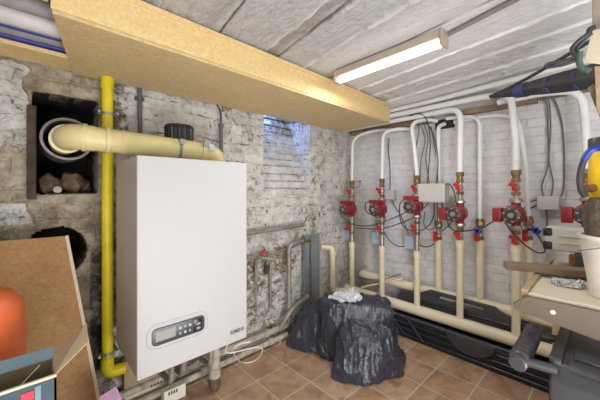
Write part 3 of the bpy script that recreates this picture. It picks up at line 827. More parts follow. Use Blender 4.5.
for k in 'ABCEGI':
    for j, w in ((0, 'above'), (1, 'below')):
        z = P(ppx[k], vz[k][j], x=FX).z; lab = 'small valve with red lever %s the %s' % (w, names[k])
        loc = (FX, pos[k].y, z)
        if v0 is None: v0 = valve('ball_valve', loc, m_brass, m_redlev, lab, 'red lever ball valves on the pump lines')
        else: dup(v0, loc, lab)
        pos[k+'v%d' % j] = z
# short brass/nickel joiners between pump, valves and pipes
jn = {'A': 'left-most', 'B': 'second', 'C': 'third', 'E': 'fourth', 'G': 'fifth', 'I': 'last'}
for k in 'ABCEGI':
    y = pos[k].y
    if pos[k+'v0']-.05 > pos[k+'z']+.115:
        b = B(); b.cyl((FX, y, pos[k+'z']+.116), (FX, y, pos[k+'v0']-.058), .019, n=14)
        tag(b.build('pipe_nipple', m_nickel), 'metal nipple between the %s pump and the valve over it' % jn[k], 'fitting', 'nipples over the pumps')
    b = B()
    z1 = pos[k+'v0']+.058
    b.cyl((FX, y, z1), (FX, y, z1+.035), .024, n=14); b.cyl((FX, y, z1+.03), (FX, y, z1+.065), .032, n=6)
    tag(b.build('pipe_coupling', m_brass, None, False, .001), 'brass coupling joining the white pipe to the valve over the %s pump' % jn[k], 'fitting', 'brass couplings over the pumps')
    pos[k+'w'] = z1+.06
    b = B(); b.cyl((FX, y, pos[k+'v1']-.058), (FX, y, pos[k+'t']), .021, n=14)
    z2 = pos[k+'v1']+.058; zb = pos[k+'z']-.115
    tag(b.build('pipe_nipple', m_nickel), 'metal nipple joining the cream riser to the valve under the %s pump' % jn[k], 'fitting', 'nipples under the pumps')
    if zb > z2:
        b = B(); b.cyl((FX, y, z2), (FX, y, zb), .022, n=14)
        tag(b.build('pipe_nipple', m_nickel), 'metal nipple between the %s pump and the valve below it' % jn[k], 'fitting', 'nipples between pumps and lower valves')
# return lines: valves with hanging red levers
rl = {'D': 'return pipe behind the large junction box', 'F': 'return pipe between the fourth and fifth pump', 'H': 'return pipe right of the fifth pump'}
rpx = dict(D=438.5, F=480, H=528)
g0 = None
for k in 'DFH':
    zt = pos[k+'t']; loc = (RX, pos[k].y, zt+.075); lab = 'valve with hanging red lever on the ' + rl[k]
    if g0 is None: g0 = valve('drain_valve', loc, m_brass, m_redlev, lab, 'return line valves', True)
    else: dup(g0, loc, lab)
    pos[k+'w'] = zt+.13
    b = B(); b.cyl((RX, pos[k].y, zt+.132), (RX, pos[k].y, zt+.165), .035, n=8); b.cyl((RX, pos[k].y, zt+.16), (RX, pos[k].y, zt+.185), .029, n=16)
    tag(b.build('pipe_coupling', m_brass, None, False, .001), 'brass coupling on the ' + rl[k], 'fitting', 'brass couplings on the return lines')
    pos[k+'w'] = zt+.17
for k, lab in (('F', 'blue tap on the return pipe between the fourth and fifth pump'), ('H', 'blue tap sticking out right of the fifth pump')):
    z = pos[k+'t']+.09; y = pos[k].y; b = B(); s = -1 if k == 'H' else 1
    b.cyl((RX-.02, y, z), (RX-.06, y-.05*(k == 'H'), z), .010, n=10); b.box((RX-.065, y-.055*(k == 'H'), z), (.02, .06, .03), Euler((.4, 0, 0))); b.box((RX-.065, y-.055*(k == 'H'), z), (.02, .02, .05), Euler((.4, 0, 0)))
    tag(b.build('blue_tap', m_blue, None, False, .004), lab, 'tap')
# white pipes rising to the ceiling
def wp(k, pts, r, lab):
    x = FX if k in 'ABCEGI' else RX
    b = B(); b.bendpipe([(x, pos[k].y, pos[k+'w'])] + [tuple(p) for p in pts], r, .11, 16, 9)
    return tag(b.build('heating_pipe', m_white), lab, 'pipe', 'white pipes rising from the pumps')
pw = {k: pos[k].y for k in 'ABCDEFGHI'}
wp('A', [(FX+.01, pw['A'], 1.93), (FX+.10, pw['A']-.22, 1.99), (WX-.02, 1.44, 1.965)], .016, 'white pipe nearest the room corner, bending over at the top')
wp('B', [(FX+.02, pw['B'], 1.93), (FX+.10, pw['B']-.10, 1.965), (WX-.02, 1.34, 1.955)], .0175, 'second white pipe from the corner, rising under the end of the boxing')
wp('C', [(FX+.02, pw['C']+.03, 1.72), (FX+.03, pw['C']+.07, 1.98), (FX+.14, pw['C']-.02, 2.02), (FX+.17, pw['C']-.12, 1.99)], .019, 'third white pipe from the corner, bent at the top left of the cables')
wp('D', [(RX, pw['D'], 1.93), (WX-.02, pw['D']-.03, 1.955)], .018, 'white pipe behind the large junction box turning into the dark opening')
wp('E', [(FX+.02, pw['E'], 2.03), (2.675, pw['E']+.3, 2.045), (2.675, 1.62, 2.045), (2.675, 2.1, 2.045)], .0235, 'white pipe right of the large junction box, bending left under the ceiling')
wp('F', [(RX, pw['F'], 1.955), (RX+.01, pw['F']+.18, 1.985), (RX+.01, 1.0, 1.99)], .017, 'white pipe without pump between the fourth and fifth pump')
wp('G', [(FX+.0, pw['G'], 1.70), (FX+.015, pw['G']+.035, 2.06), (FX+.025, pw['G']+.2, 2.088), (2.63, 1.2, 2.088), (2.63, 2.1, 2.088)], .0235, 'thick white pipe above the fifth pump, bending left under the ceiling')
wp('H', [(RX+.01, pw['H']+.01, 1.50), (RX+.02, pw['H']+.06, 1.90), (RX+.048, pw['H']+.22, 1.965), (RX+.048, .95, 1.955)], .0165, 'thin white pipe just behind the thick one over the fifth pump')
wp('I', [(FX, pw['I']+.01, 1.75), (FX+.02, pw['I']+.03, 2.0), (FX+.06, pw['I']+.24, 2.04), (FX+.08, .60, 2.035)], .0235, 'thick white pipe at the far right above the yellow tool')
b = B(); b.bendpipe([(2.64, 2.09, 2.14), (2.63, 1.2, 2.14), (2.50, -.2, 2.16), (2.46, -.9, 2.16)], .020, .3, 16)
tag(b.build('ceiling_pipe', m_white), 'long straight white pipe highest under the ceiling above the pumps', 'pipe')

# wall boxes
def wbox(name, c, s, m, lab, cat='junction box', lid=True):
    root = thing(name, lab, cat, c)
    b = B(); b.box(c, s); b.build('housing', m, root, False, .004)
    if lid:
        b = B(); b.box((c[0]-s[0]/2-.003, c[1], c[2]), (.006, s[1]*.94, s[2]*.92)); b.build('cover', m, root, False, .002)
    return root
q = P(433, 193, x=2.60); wbox('junction_box', (2.60, q.y, q.z), (.10, .235, .165), m_boxgrey, 'large pale grey junction box between the third and fourth pump')
q = P(390, 195, x=2.75); wbox('junction_box', (2.755, q.y, q.z), (.06, .11, .10), m_boxgrey, 'small grey junction box right of the second pump')
q = P(548.5, 203, x=2.75); wbox('junction_box', (2.755, q.y, q.z), (.075, .125, .10), m_boxgrey, 'grey junction box with cables at the right of the fifth pump')
q = P(347.5, 235, x=2.70); wbox('wall_box', (2.70, q.y, q.z), (.05, .10, .12), m_palebox, 'pale blue-grey box below the left-most pump', 'box')
q = P(377.5, 238, x=2.68); wbox('wall_box', (2.68, q.y, q.z), (.05, .11, .13), m_palebox, 'pale blue-grey box below the second pump', 'box')
q = P(410.5, 242, x=2.68); wbox('wall_box', (2.68, q.y, q.z), (.05, .10, .13), m_palebox, 'pale blue-grey box below the third pump', 'box')

# ------------------------------------------------------------------ cables
def cable(pts, lab, r=.0048, m=None, xs=2.62, group=None):
    b = B(); b.tube([P(p[0], p[1], x=(p[2] if len(p) > 2 else xs)) for p in pts], r, n=8, sub=8)
    return tag(b.build('cable', m or m_rubber_dk), lab, 'cable', group)
g = 'pump cables on the brick wall'
cable([(346, 203, 2.5), (341, 207, 2.5), (341, 216, 2.52), (347, 220, 2.56), (351, 224, 2.60), (366, 226, 2.64), (380, 223, 2.66), (396, 217, 2.66), (408, 211, 2.56)], 'dark cable curling from the left-most pump to the third pump', group=g)
cable([(374, 201, 2.5), (366, 203, 2.5), (366, 211, 2.52), (372, 215, 2.55), (378, 218, 2.58)], 'short dark cable curled at the left of the second pump', group=g)
cable([(405, 199, 2.5), (400, 204, 2.5), (400, 218, 2.54), (404, 227, 2.58), (412, 231, 2.60), (422, 230, 2.62), (430, 224, 2.64), (434, 214, 2.66), (434, 203, 2.66)], 'dark cable hanging from the third pump and up to the large junction box', group=g)
cable([(340, 229, 2.70), (356, 228, 2.66), (376, 229, 2.66), (392, 226, 2.68), (412, 218, 2.68), (424, 208, 2.69), (429, 202, 2.69)], 'dark cable running level below the first pumps to the large junction box', group=g)
cable([(384, 232, 2.62), (390, 241, 2.62), (398, 246, 2.64), (406, 246, 2.66), (410, 244, 2.66)], 'dark cable sagging from the second pump to the third pale box', group=g)
cable([(418, 244, 2.66), (426, 247, 2.68), (434, 244, 2.70), (437, 240, 2.70)], 'short dark cable sagging right of the third pale box', group=g)
cable([(441, 186, 2.56), (449, 184, 2.56), (454, 192, 2.52), (456, 203, 2.50)], 'dark cable looping from the large junction box into the fourth pump', group=g)
cable([(448, 219, 2.5), (449, 226, 2.52), (456, 231, 2.56), (466, 231, 2.60), (482, 228, 2.64), (492, 222, 2.62), (504, 216, 2.54)], 'dark cable slung between the fourth and fifth pump', group=g)
cable([(505, 222, 2.5), (512, 232, 2.52), (524, 244, 2.56), (536, 252, 2.62), (544, 252, 2.66), (544, 246, 2.70), (536, 232, 2.74), (529, 219, 2.75), (530, 209, 2.75), (541, 204, 2.74)], 'dark cable looping under the fifth pump to the right junction box', group=g)
cable([(540, 200, 2.74), (532, 201, 2.75), (526, 206, 2.755), (522, 212, 2.755)], 'grey cable leaving the right junction box to the left', m=m_rubber, group=g)
cable([(557, 205, 2.74), (566, 209, 2.70), (572, 211, 2.54)], 'grey cable from the right junction box to the last pump', m=m_rubber, group=g)
cable([(437, 202, 2.62), (438, 214, 2.66), (437, 226, 2.68), (442, 231, 2.68), (448, 226, 2.64), (452, 221, 2.55)], 'grey cable dropping from the large junction box towards the fourth pump', m=m_rubber, group=g)
cable([(441, 202, 2.62), (443, 210, 2.66), (440, 222, 2.68), (430, 230, 2.68), (424, 224, 2.70), (425, 212, 2.72)], 'grey cable looped below the large junction box', m=m_rubber, group=g)
g2 = 'cables hanging from the ceiling to the wall boxes'
cable([(389, 138, 2.74), (388.5, 150, 2.77), (390, 170, 2.77), (390, 190, 2.76)], 'single dark cable dropping to the small junction box', group=g2)
cable([(392, 200, 2.76), (396, 208, 2.76), (401, 216, 2.76), (408, 232, 2.75)], 'grey cable below the small junction box', m=m_rubber, group=g2)
cable([(415, 119, 2.70), (419, 128, 2.74), (416, 150, 2.74), (414, 180, 2.72), (415, 192, 2.70)], 'dark cable hanging next to the third white pipe', group=g2)
cable([(420, 124, 2.70), (425, 140, 2.72), (421, 160, 2.73), (420, 184, 2.70)], 'grey cable in the bundle above the large junction box, left-most', m=m_rubber, group=g2)
cable([(410, 116, 2.64), (418, 113.5, 2.64), (425, 117, 2.66), (429, 128, 2.68), (430, 150, 2.68), (427, 186, 2.66)], 'dark cable arching over from the third white pipe to the large junction box', group=g2)
cable([(424, 124, 2.70), (428, 138, 2.71), (426, 160, 2.70), (430, 186, 2.66)], 'grey cable in the middle of the bundle above the large junction box', m=m_rubber, group=g2)
cable([(426, 122, 2.70), (433, 134, 2.70), (438, 158, 2.70), (436, 186, 2.66)], 'dark cable in the bundle above the large junction box', group=g2)
cable([(431, 126, 2.72), (434, 144, 2.73), (437, 160, 2.73), (438, 186, 2.68)], 'grey cable at the right of the bundle above the large junction box', m=m_rubber, group=g2)
cable([(542, 97, 2.72), (547, 104, 2.76), (548, 130, 2.77), (548, 165, 2.77), (542, 185, 2.77), (544, 198, 2.76)], 'dark cable hanging down left-most to the right junction box', r=.0052, m=m_rubber, group=g2)
cable([(543, 96, 2.70), (549, 102, 2.755), (550.5, 130, 2.76), (549, 160, 2.765), (553, 182, 2.765), (551, 198, 2.76)], 'dark cable crossing beside its twin above the right junction box', r=.0052, m=m_rubber, group=g2)
cable([(551, 95, 2.74), (557, 106, 2.77), (562, 125, 2.775), (564, 150, 2.775), (564, 180, 2.775), (562, 194, 2.77), (556, 200, 2.76)], 'grey cable hanging apart, right of the two dark ones', r=.0065, m=m_rubber, group=g2)
cable([(546, 208, 2.76), (547, 218, 2.77), (547, 236, 2.77)], 'short cable straight down from the right junction box', r=.0052, m=m_rubber, group=g2)

# ------------------------------------------------------------------ folded black plastic table under the manifolds
Y0, Y1 = .10, 1.46
root = thing('folded_table', 'folded black plastic table with carry handle lying under the cream pipes', 'table', (2.6, .8, 0))
def slab(prof, y0, y1, nm, m, bev=.006, parent=None):
    b = B(); b.prism([(x, y0, z) for x, z in prof], (0, y1-y0, 0)); return b.build(nm, m, parent or root, True, bev)
# lower leaf under the front pipe, upper leaf standing behind it
slab([(2.515, .0), (2.67, .0), (2.67, .185), (2.552, .185), (2.527, .155)], Y0, Y1, 'lower_panel', m_black)
slab([(2.655, .18), (2.672, .18), (2.672, .33), (2.66, .33)], Y0, Y1-.02, 'upper_panel', m_dark)
for z, x in ((.030, 2.515), (.080, 2.518), (.128, 2.524)):
    b = B(); b.cyl((x, Y0+.02, z), (x, Y1-.04, z), .013, n=12); b.build('rib', m_black, root)
ya, yb = P(486, 306, x=2.66).y, P(436, 300, x=2.66).y
b = B()
def hp(y, t): return (2.651+t*.004, y, .275+t*.16)
outer = [(Y0, .0), (Y0, .40), (ya-.15, .66), (ya-.06, 1.0), (yb+.05, 1.05), (yb+.16, .70), (Y1-.05, .50), (Y1-.02, 0)]
inner = [(ya+.0, .46), (ya+.02, .80), (yb-.04, .84), (yb-.01, .50)]
vo = [b.bm.verts.new(hp(*p)) for p in outer]; vi = [b.bm.verts.new(hp(*p)) for p in inner]
ed = [b.bm.edges.new((vo[k], vo[(k+1) % len(vo)])) for k in range(len(vo))] + [b.bm.edges.new((vi[k], vi[(k+1) % 4])) for k in range(4)]
bmesh.ops.triangle_fill(b.bm, use_beauty=True, edges=ed)
ex = bmesh.ops.extrude_face_region(b.bm, geom=list(b.bm.faces)); bmesh.ops.translate(b.bm, verts=[v for v in ex['geom'] if isinstance(v, bmesh.types.BMVert)], vec=(.018, 0, .004))
b.build('handle_rim', m_dark, root, True, .004)
yc = P(470, 332, x=2.51).y
b = B(); pts = [(2.508, yc+.17*math.cos(PI*k/14+PI), .192+.125*math.sin(PI*k/14+PI)) for k in range(15)]
b.prism(pts, (-.014, 0, 0)); b.build('round_lid', m_dark, root, True, .003)
b = B(); b.cyl((2.648, Y0+.01, .325), (2.648, Y1-.25, .325), .010, n=12); b.build('top_rail', m_black, root)
b = B(); b.cyl((2.535, Y0+.02, .180), (2.535, Y1-.06, .180), .013, n=12); b.build('hinge_rail', m_dark, root)
for yy in (1.42, 1.25):
    b = B(); b.cyl((2.503, yy-.14, .03), (2.515, yy+.02, .185), .013, n=10); b.build('leg', m_black, root)
b = B(); b.cyl((2.646, .95, .33), (2.646, .45, .21), .010, n=10); b.build('brace', m_black, root)

# ------------------------------------------------------------------ black bin liner and film
def soft(name, hulls, mat, vox, amp, sc, parent=None, seed=0, smooth_it=6, zmin=None):
    b = bmesh.new()
    for pts in hulls:
        vs = [b.verts.new(Vector(p)) for p in pts]
        bmesh.ops.convex_hull(b, input=vs)
    me = bpy.data.meshes.new('tmp'); b.to_mesh(me); b.free()
    o = bpy.data.objects.new('tmp', me); COL.objects.link(o)
    r = o.modifiers.new('r', 'REMESH'); r.mode = 'VOXEL'; r.voxel_size = vox
    s = o.modifiers.new('s', 'SMOOTH'); s.iterations = smooth_it; s.factor = .6
    m2 = bpy.data.meshes.new_from_object(o.evaluated_get(bpy.context.evaluated_depsgraph_get()))
    bpy.data.objects.remove(o)
    bm = bmesh.new(); bm.from_mesh(m2); bm.normal_update()
    nrm = [(v, v.normal.copy(), v.co.copy()) for v in bm.verts]
    for v, n, c in nrm:
        w = Vector((c.x*sc[0]+seed, c.y*sc[1], c.z*sc[2])); w += .5*noise.noise_vector(w*.7)
        w2 = w*2.3+Vector((5, 1, 2))
        r1 = max(0, 1-abs(noise.noise(w))*2.6)**2.5; r2 = max(0, 1-abs(noise.noise(w2))*2.6)**2.5
        d = amp*(.9*r1 + .5*r2 - .35) + amp*.8*noise.noise(w*.45)
        v.co = c + n*d
        if zmin is not None and v.co.z < zmin: v.co.z = zmin
    bb = B(); bb.bm.free(); bb.bm = bm
    return bb.build(name, mat)
def pz_(px, py, z): return P(px, py, z=z)
main = [pz_(326, 293, .50), pz_(352, 290, .50), pz_(386, 297, .49), pz_(394, 312, .42), pz_(380, 306, .47), pz_(322, 300, .49)]
main += [(1.70, 1.60, 0), (1.80, 1.24, 0), (2.26, 1.20, 0), (2.28, 1.62, 0), (1.95, 1.86, 0)]
front = [pz_(340, 318, .36), pz_(372, 316, .38), pz_(392, 328, .34), (1.58, 1.36, 0), (1.60, 1.24, 0), (1.72, 1.13, 0), (1.98, 1.02, 0), (2.18, 1.10, 0), (1.95, 1.5, 0), pz_(350, 352, .22), pz_(390, 352, .20), pz_(336, 366, .10)]
tail = [pz_(300, 310, .28), pz_(322, 296, .47), (1.70, 1.98, .02), (1.60, 1.90, .01), pz_(288, 328, .07), (1.72, 1.62, 0), (1.85, 1.8, 0)]
bag = soft('garbage_bag', [main, front, tail], m_bag, .0115, .020, (6.5, 6.5, 2.6), seed=3.1, zmin=.003)
tag(bag, 'large black bin liner draped in folds on the tiled floor', 'garbage bag')
film = soft('plastic_film', [[pz_(329, 299, .525), pz_(333, 292, .55), pz_(345, 289, .56), pz_(359, 292, .55), pz_(362, 299, .525), pz_(346, 303, .525), pz_(340, 296, .50), pz_(355, 296, .50)]], m_film, .010, .022, (20, 20, 20), seed=8, smooth_it=2)
tag(film, 'crumpled clear plastic film lying on top of the black bag', 'plastic film')

# ------------------------------------------------------------------ bench on the right
BTZ, BFX, BYE = .915, 1.55, .258
root = thing('workbench', 'cream topped workbench with a scuffed beige front edge at the right', 'bench', (2.1, -.2, 0))
b = B(); b.span((BFX, -.75, BTZ-.03), (2.36, BYE-.02, BTZ)); b.build('bench_top', m_benchtop, root, False, .003)
b = B(); b.prism([(BFX-.02, -.78, BTZ-.012), (BFX-.02, BYE-.02, BTZ-.012), (BFX-.02, BYE+.030, BTZ-.055), (BFX-.02, BYE+.022, BTZ-.080), (BFX-.02, .02, BTZ-.122), (BFX-.02, -.78, BTZ-.14)], (.02, 0, 0)); b.build('front_edge', m_fascia, root, False, .003)
b = B(); b.span((BFX, BYE-.02, BTZ-.03), (2.36, BYE+.004, BTZ+.012)); b.build('edge_strip', m_brownlabel, root, False, .003)
b = B(); b.span((2.30, BYE-.07, 0), (2.35, BYE-.02, BTZ-.03)); b.build('leg', m_pine, root, False)
b = B(); b.span((2.30, -.74, 0), (2.35, -.69, BTZ-.03)); b.build('leg', m_pine, root, False)
b = B(); b.span((BFX, -.74, 0), (BFX+.05, -.69, BTZ-.03)); b.build('leg', m_pine, root, False)
b = B(); q = P(553, 312, x=BFX-.02)
b.cyl((BFX-.024, q.y, q.z), (BFX-.010, q.y, q.z), .009, n=10); b.build('screw_cap', m_bucket, root)

# brown board resting on the bench, sticking out to the left
pa = Vector((1.86, .385, .945)); pb = Vector((2.16, -.42, .945)); d = (pb-pa); L = d.length; rz = math.atan2(d.y, d.x)
b = B(); b.box((pa+pb)/2+Vector((0, 0, .004)), (L, .085, .032), Euler((0, 0, rz)))
tag(b.build('board', m_brownboard, None, False, .003), 'brown wooden board lying on the bench and sticking out to the left', 'board')
for k in range(3):
    o_ = Vector((.02+.045*k-.045, .0, -.020)); b = B(); q = pa*.72+pb*.28+o_
    b.box(((q+pb)/2+Vector((0, 0, .0))).to_tuple(), (L*.6, .028, .011), Euler((0, 0, rz)))
    tag(b.build('thin_strip', (m_rubber, m_benchtop, m_dark)[k], None, False), ('dark thin strip under the brown board, nearest the front', 'cream thin strip under the brown board', 'dark thin strip under the brown board, farthest back')[k], 'strip')
fo = soft('foil_ball', [[(q.x+dx, q.y+dy, BTZ+dz) for dx, dy, dz in ((-.035, .05, .002), (.035, .06, .002), (-.04, -.05, .002), (.04, -.06, .002), (0, .05, .035), (.01, -.05, .032), (-.02, 0, .035))] for q in (P(567, 286, z=BTZ),)], m_foil, .006, .012, (34, 34, 34), seed=2, smooth_it=1, zmin=BTZ+.002)
fo.name = 'crumpled_foil'; tag(fo, 'crumpled silvery packaging lying on the cream bench top', 'packaging')
# long pale case with dark corners on a dark block
q0 = P(546, 243, x=2.16); q = P(560, 256, z=BTZ)
cy_, cx_ = .10, 2.20
b = B(); b.span((2.18, -.08, BTZ), (2.34, .135, BTZ+.085)); tag(b.build('dark_block', m_dark, None, False, .006), 'dark flat box under the long pale case on the bench', 'box')
root = thing('long_case', 'long pale grey case with dark corners on the bench behind the bucket', 'case', (2.24, -.1, BTZ+.088))
ca = P(546, 235, x=2.25); cb = Vector((2.25, -.42, 0)); z0, z1 = BTZ+.088, BTZ+.222
b = B()
b.prism([(2.19, ca.y, z0), (2.34, ca.y, z0), (2.34, ca.y, z1), (2.19, ca.y, z1)], (0, -.62, 0)); b.build('body', m_boxgrey, root, True, .012, 3)
for zz in (z0+.028, z1-.028):
    b = B(); b.span((2.184, ca.y-.035, zz-.024), (2.345, ca.y+.008, zz+.024)); b.build('corner_bumper', m_black, root, True, .010, 3)
b = B()
for zz in (z0+.045, z0+.085): b.span((2.186, ca.y-.60, zz), (2.19, ca.y-.06, zz+.010))
b.build('groove', m_beige, root, False)
q = P(576, 264, z=BTZ+.004)
b = B(); b.span((q.x-.03, q.y-.035, BTZ), (q.x+.03, q.y+.03, BTZ+.058)); tag(b.build('orange_block', M('orange_yellow', (236, 168, 30), .45), None, False, .005), 'small orange-yellow block on the bench behind the brown board', 'block')

# white bucket with a dusty brush and yellow tool
bx, by = 1.723, -.036
root = thing('bucket', 'white plastic bucket standing on the bench at the right edge', 'bucket', (bx, by, BTZ))
b = B(); b.lathe([(0, 0), (.095, 0), (.128, .235), (.134, .235), (.134, .250), (.122, .250), (.090, .010), (0, .010)], (bx, by, BTZ+.002), (0, 0, 1), 40); b.build('pail', m_bucket, root)
b = B(); b.tube([(bx-.134*math.cos(a), by+.134*math.sin(a)*1.0, BTZ+.225-.05*math.sin(a-.2)) for a in [x*.3-1.4 for x in range(10)]], .003, n=6); b.build('bail_handle', m_steel, root)
root = thing('dusty_brush', 'dusty brown bristle head sticking out of the white bucket', 'brush', (bx-.02, by+.02, BTZ+.2))
b = B(); c0 = Vector((bx-.030, by+.028, BTZ+.03)); c1 = Vector((bx-.056, by+.053, BTZ+.40))
pr = [(0, .0), (.025, .0), (.035, .08), (.050, .18), (.064, .24), (.066, .30), (.060, .35), (.042, .375), (0, .38)]
b.lathe(pr, c0, (c1-c0).normalized(), 48)
for v in b.bm.verts:
    k = noise.noise(v.co*60); v.co += Vector((noise.noise(v.co*90), noise.noise(v.co*95+Vector((3, 0, 0))), k))*.006
b.build('bristles', m_fuzz, root)
root = thing('yellow_tool', 'yellow tool with a dark grey cap at the right edge above the bucket', 'tool', (bx+.02, by+.057, BTZ+.02))
yx, yy = bx+.08, by+.05
b = B(); b.cyl((yx-.012, yy-.038, BTZ+.02), (yx, yy, BTZ+.42), .018, n=20); b.build('shaft', m_nickel, root)
b = B(); b.cyl((yx, yy, BTZ+.40), (yx, yy, 1.515), .052, n=28); b.build('body', m_yellowtool, root, True, .004)
b = B(); b.cyl((yx, yy, 1.515), (yx, yy, 1.575), .054, n=28); b.build('cap', m_dark, root, True, .006)
b = B(); b.cyl((yx-.03, yy+.030, 1.36), (yx-.062, yy+.055, 1.355), .018, n=14); b.build('connector', m_brass, root)
b = B(); ys = 1.66
hp_ = [P(586, 197, x=ys), P(581, 190, x=ys), P(580, 175, x=ys), P(584, 160, x=ys), P(590, 151, x=ys), P(598, 148, x=ys), P(608, 149, x=ys), P(616, 156, x=ys+.03)]
b.tube(hp_[:5], .011, n=12, sub=8); hose = thing('hose', 'dark and blue hose curving around the yellow tool', 'hose', hp_[0])
b.build('dark_hose', m_rubber_dk, hose)
b = B(); b.tube(hp_[3:], .0125, n=12, sub=8); b.build('blue_hose', m_tubeblue, hose)

# ------------------------------------------------------------------ black tool chest with ribbed handle
TX0, TX1, TY1, TY0, TZ = 1.35, 1.50, .150, -.60, .715
m_chest = M('chest_grey_plastic', (66, 66, 70), .36, var=.12, vs=9, bump=.1)
root = thing('tool_chest', 'black plastic tool chest with ribbed pull handle in front of the bench', 'tool chest', (1.6, -.2, 0))
b = B(); b.prism([(TX0, TY1, .42), (1.80, TY1, .42), (1.80, TY1, TZ+.01), (TX0+.05, TY1, TZ+.01), (TX0, TY1, TZ-.045)], (0, TY0-TY1, 0)); b.build('lid', m_chest, root, True, .012, 3)
b = B(); b.span((TX0+.012, TY0+.01, .05), (1.79, TY1-.012, .41)); b.build('body', m_black, root, True, .012, 3)
for y0_, y1_ in ((.02, .09), (-.30, -.2)):
    b = B(); b.span((TX0+.10, y0_, TZ+.008), (1.70, y1_, TZ+.024)); b.build('lid_rib', m_chest, root, True, .006)
b = B(); b.prism([(TX0+.045, TY1+.004, TZ+.004), (1.78, TY1+.004, TZ+.004), (1.78, TY1+.004, TZ+.022), (TX0+.055, TY1+.004, TZ+.022)], (0, -.035, 0)); b.build('lid_rim', m_chest, root, True, .005)
b = B(); b.prism([(TX0+.035, TY1-.05, TZ-.002), (TX0+.085, TY1-.05, TZ+.012), (TX0+.085, TY1-.05, TZ+.022), (TX0+.035, TY1-.05, TZ+.008)], (0, -.62, 0)); b.build('lid_rim', m_chest, root, True, .004)
b = B(); b.span((TX0-.016, -.16, .36), (TX0+.01, -.04, .56)); b.build('latch', m_black, root, True, .006)
b = B(); b.span((TX0-.010, TY0, .405), (1.8, TY1+.008, .425)); b.build('seam', m_black, root, True, .003)
for xx in (1.42, 1.74):
    for yy2 in (-.5, .06):
        b = B(); b.cyl((xx-.02, yy2, .035), (xx+.02, yy2, .035), .035, n=18); b.build('wheel', m_black, root)
g0_ = P(517, 364, x=1.33); g1_ = P(530, 338, x=1.60)
zh = (g0_.z+g1_.z)/2; hy = (g0_.y+g1_.y)/2
h0 = Vector((1.33, g0_.y, g0_.z)); h1 = Vector((1.68, g0_.y-.005, g0_.z+.02))
prof = [(0, 0), (.024, 0), (.030, .006), (.030, .03)]
Lh = (h1-h0).length; k = 0.03
while k < Lh-.04:
    prof += [(.029, k), (.034, k+.010), (.034, k+.020), (.029, k+.030)]; k += .034
prof += [(.030, Lh-.012), (.026, Lh), (0, Lh)]
b = B(); b.lathe(prof, h0, h1-h0, 28); b.build('grip', m_chest, root)
for t_ in (.10, .82):
    a_ = h0.lerp(h1, t_); b = B(); b.cyl(a_, (a_.x+.02, TY1-.02, a_.z+.0), .014, .018, n=12); b.build('handle_arm', m_chest, root)

# ------------------------------------------------------------------ things hung at the top right
def tp(px, py, x): return P(px, py, x=x)
t0, t1 = P(490, 97, x=2.20), P(640, 66, x=1.72)
root = thing('rolled_umbrella', 'long dark and navy rolled umbrella hung level under the ceiling', 'umbrella', t0.lerp(t1, .5))
dd = (t1-t0); Lu = dd.length; dn = dd.normalized()
b = B(); b.lathe([(.004, 0), (.014, .02), (.026, .22*Lu), (.037, .42*Lu), (.047, .62*Lu), (.052, .8*Lu), (.046, .95*Lu), (.02, Lu)], t0, dn, 26)
for v in b.bm.verts:
    q = v.co-t0; tt = q.dot(dn); rad = q-dn*tt; v.co = t0+dn*tt+rad*(1+.10*math.sin(5*math.atan2(rad.z, rad.cross(dn).z+1e-6)+tt*6))
b.build('canopy', m_charcoal, root)
for f0, f1 in ((.27, .36), (.52, .56), (.70, .74)):
    b = B(); p0 = t0+dd*f0; rr0 = .030+.027*f0
    b.lathe([(rr0-.004, 0), (rr0, .004), (rr0+.003, (f1-f0)*Lu-.004), (rr0-.001, (f1-f0)*Lu)], p0, dn, 26); b.build('navy_band', m_navy, root)
b = B(); b.tube([t0+Vector((0, 0, .004)), t0.lerp(t1, .3)+Vector((0, 0, .05)), t0.lerp(t1, .6)+Vector((0, 0, .115)), t0.lerp(t1, .9)+Vector((0, 0, .19))], .009, n=10); b.build('strap', m_rubber_dk, root)
for f_ in (.80, .97):
    p0 = t0+dd*f_; b = B(); b.cyl((p0.x, p0.y, p0.z+.03), (p0.x, p0.y, CZ-.01), .003, n=6); b.build('hanging_cord', m_rubber_dk, root)
# rack post with board
rx = 1.42
def rp(px, py): return P(px, py, x=rx)
root = thing('ceiling_rack', 'beige board on a wooden post hanging from the ceiling at the right edge', 'rack', rp(592, 60))
b = B(); b.prism([rp(592, 30), rp(610, 26), rp(610, 66), rp(583, 62)], (.03, -.02, 0)); b.build('board', m_tapeline, root, False, .003)
rx += .004
b = B(); b.prism([rp(594, 66), rp(604, 66), rp(604, 118), rp(596, 112)], (.026, -.015, 0)); b.build('lower_strut', m_brownlabel, root, False, .003)
c_t = rp(595, 10); 
b = B(); b.span((rx+.034, c_t.y-.022, rp(594, 40).z), (rx+.069, c_t.y+.008, CZ)); b.build('post', m_postgrey, root, False, .003)
rx += .03
b = B(); b.prism([rp(587, 88), rp(592, 84), rp(612, 132), rp(606, 134)], (.05, -.03, 0)); b.build('brace', m_postgrey, root, False, .003)
rx2 = 1.40
root = thing('hand_saw', 'small tool with green grip and dark looped handle hanging beside the beige board', 'tool', P(580, 60, x=rx2))
b = B(); b.tube([P(580, 52, x=rx2), P(579, 60, x=rx2), P(582, 68, x=rx2), P(590, 71, x=rx2)], .010, n=12); b.build('green_grip', m_toolgreen, root)
b = B(); b.tube([P(577, 57, x=rx2), P(572, 50, x=rx2), P(578, 42, x=rx2), P(588, 34, x=rx2), P(590, 29, x=rx2), P(596, 27, x=rx2)], .008, n=10)
b.tube([P(580, 55, x=rx2), P(577, 49, x=rx2), P(585, 40, x=rx2), P(592, 33, x=rx2)], .005, n=10); b.build('looped_handle', m_rubber_dk, root)
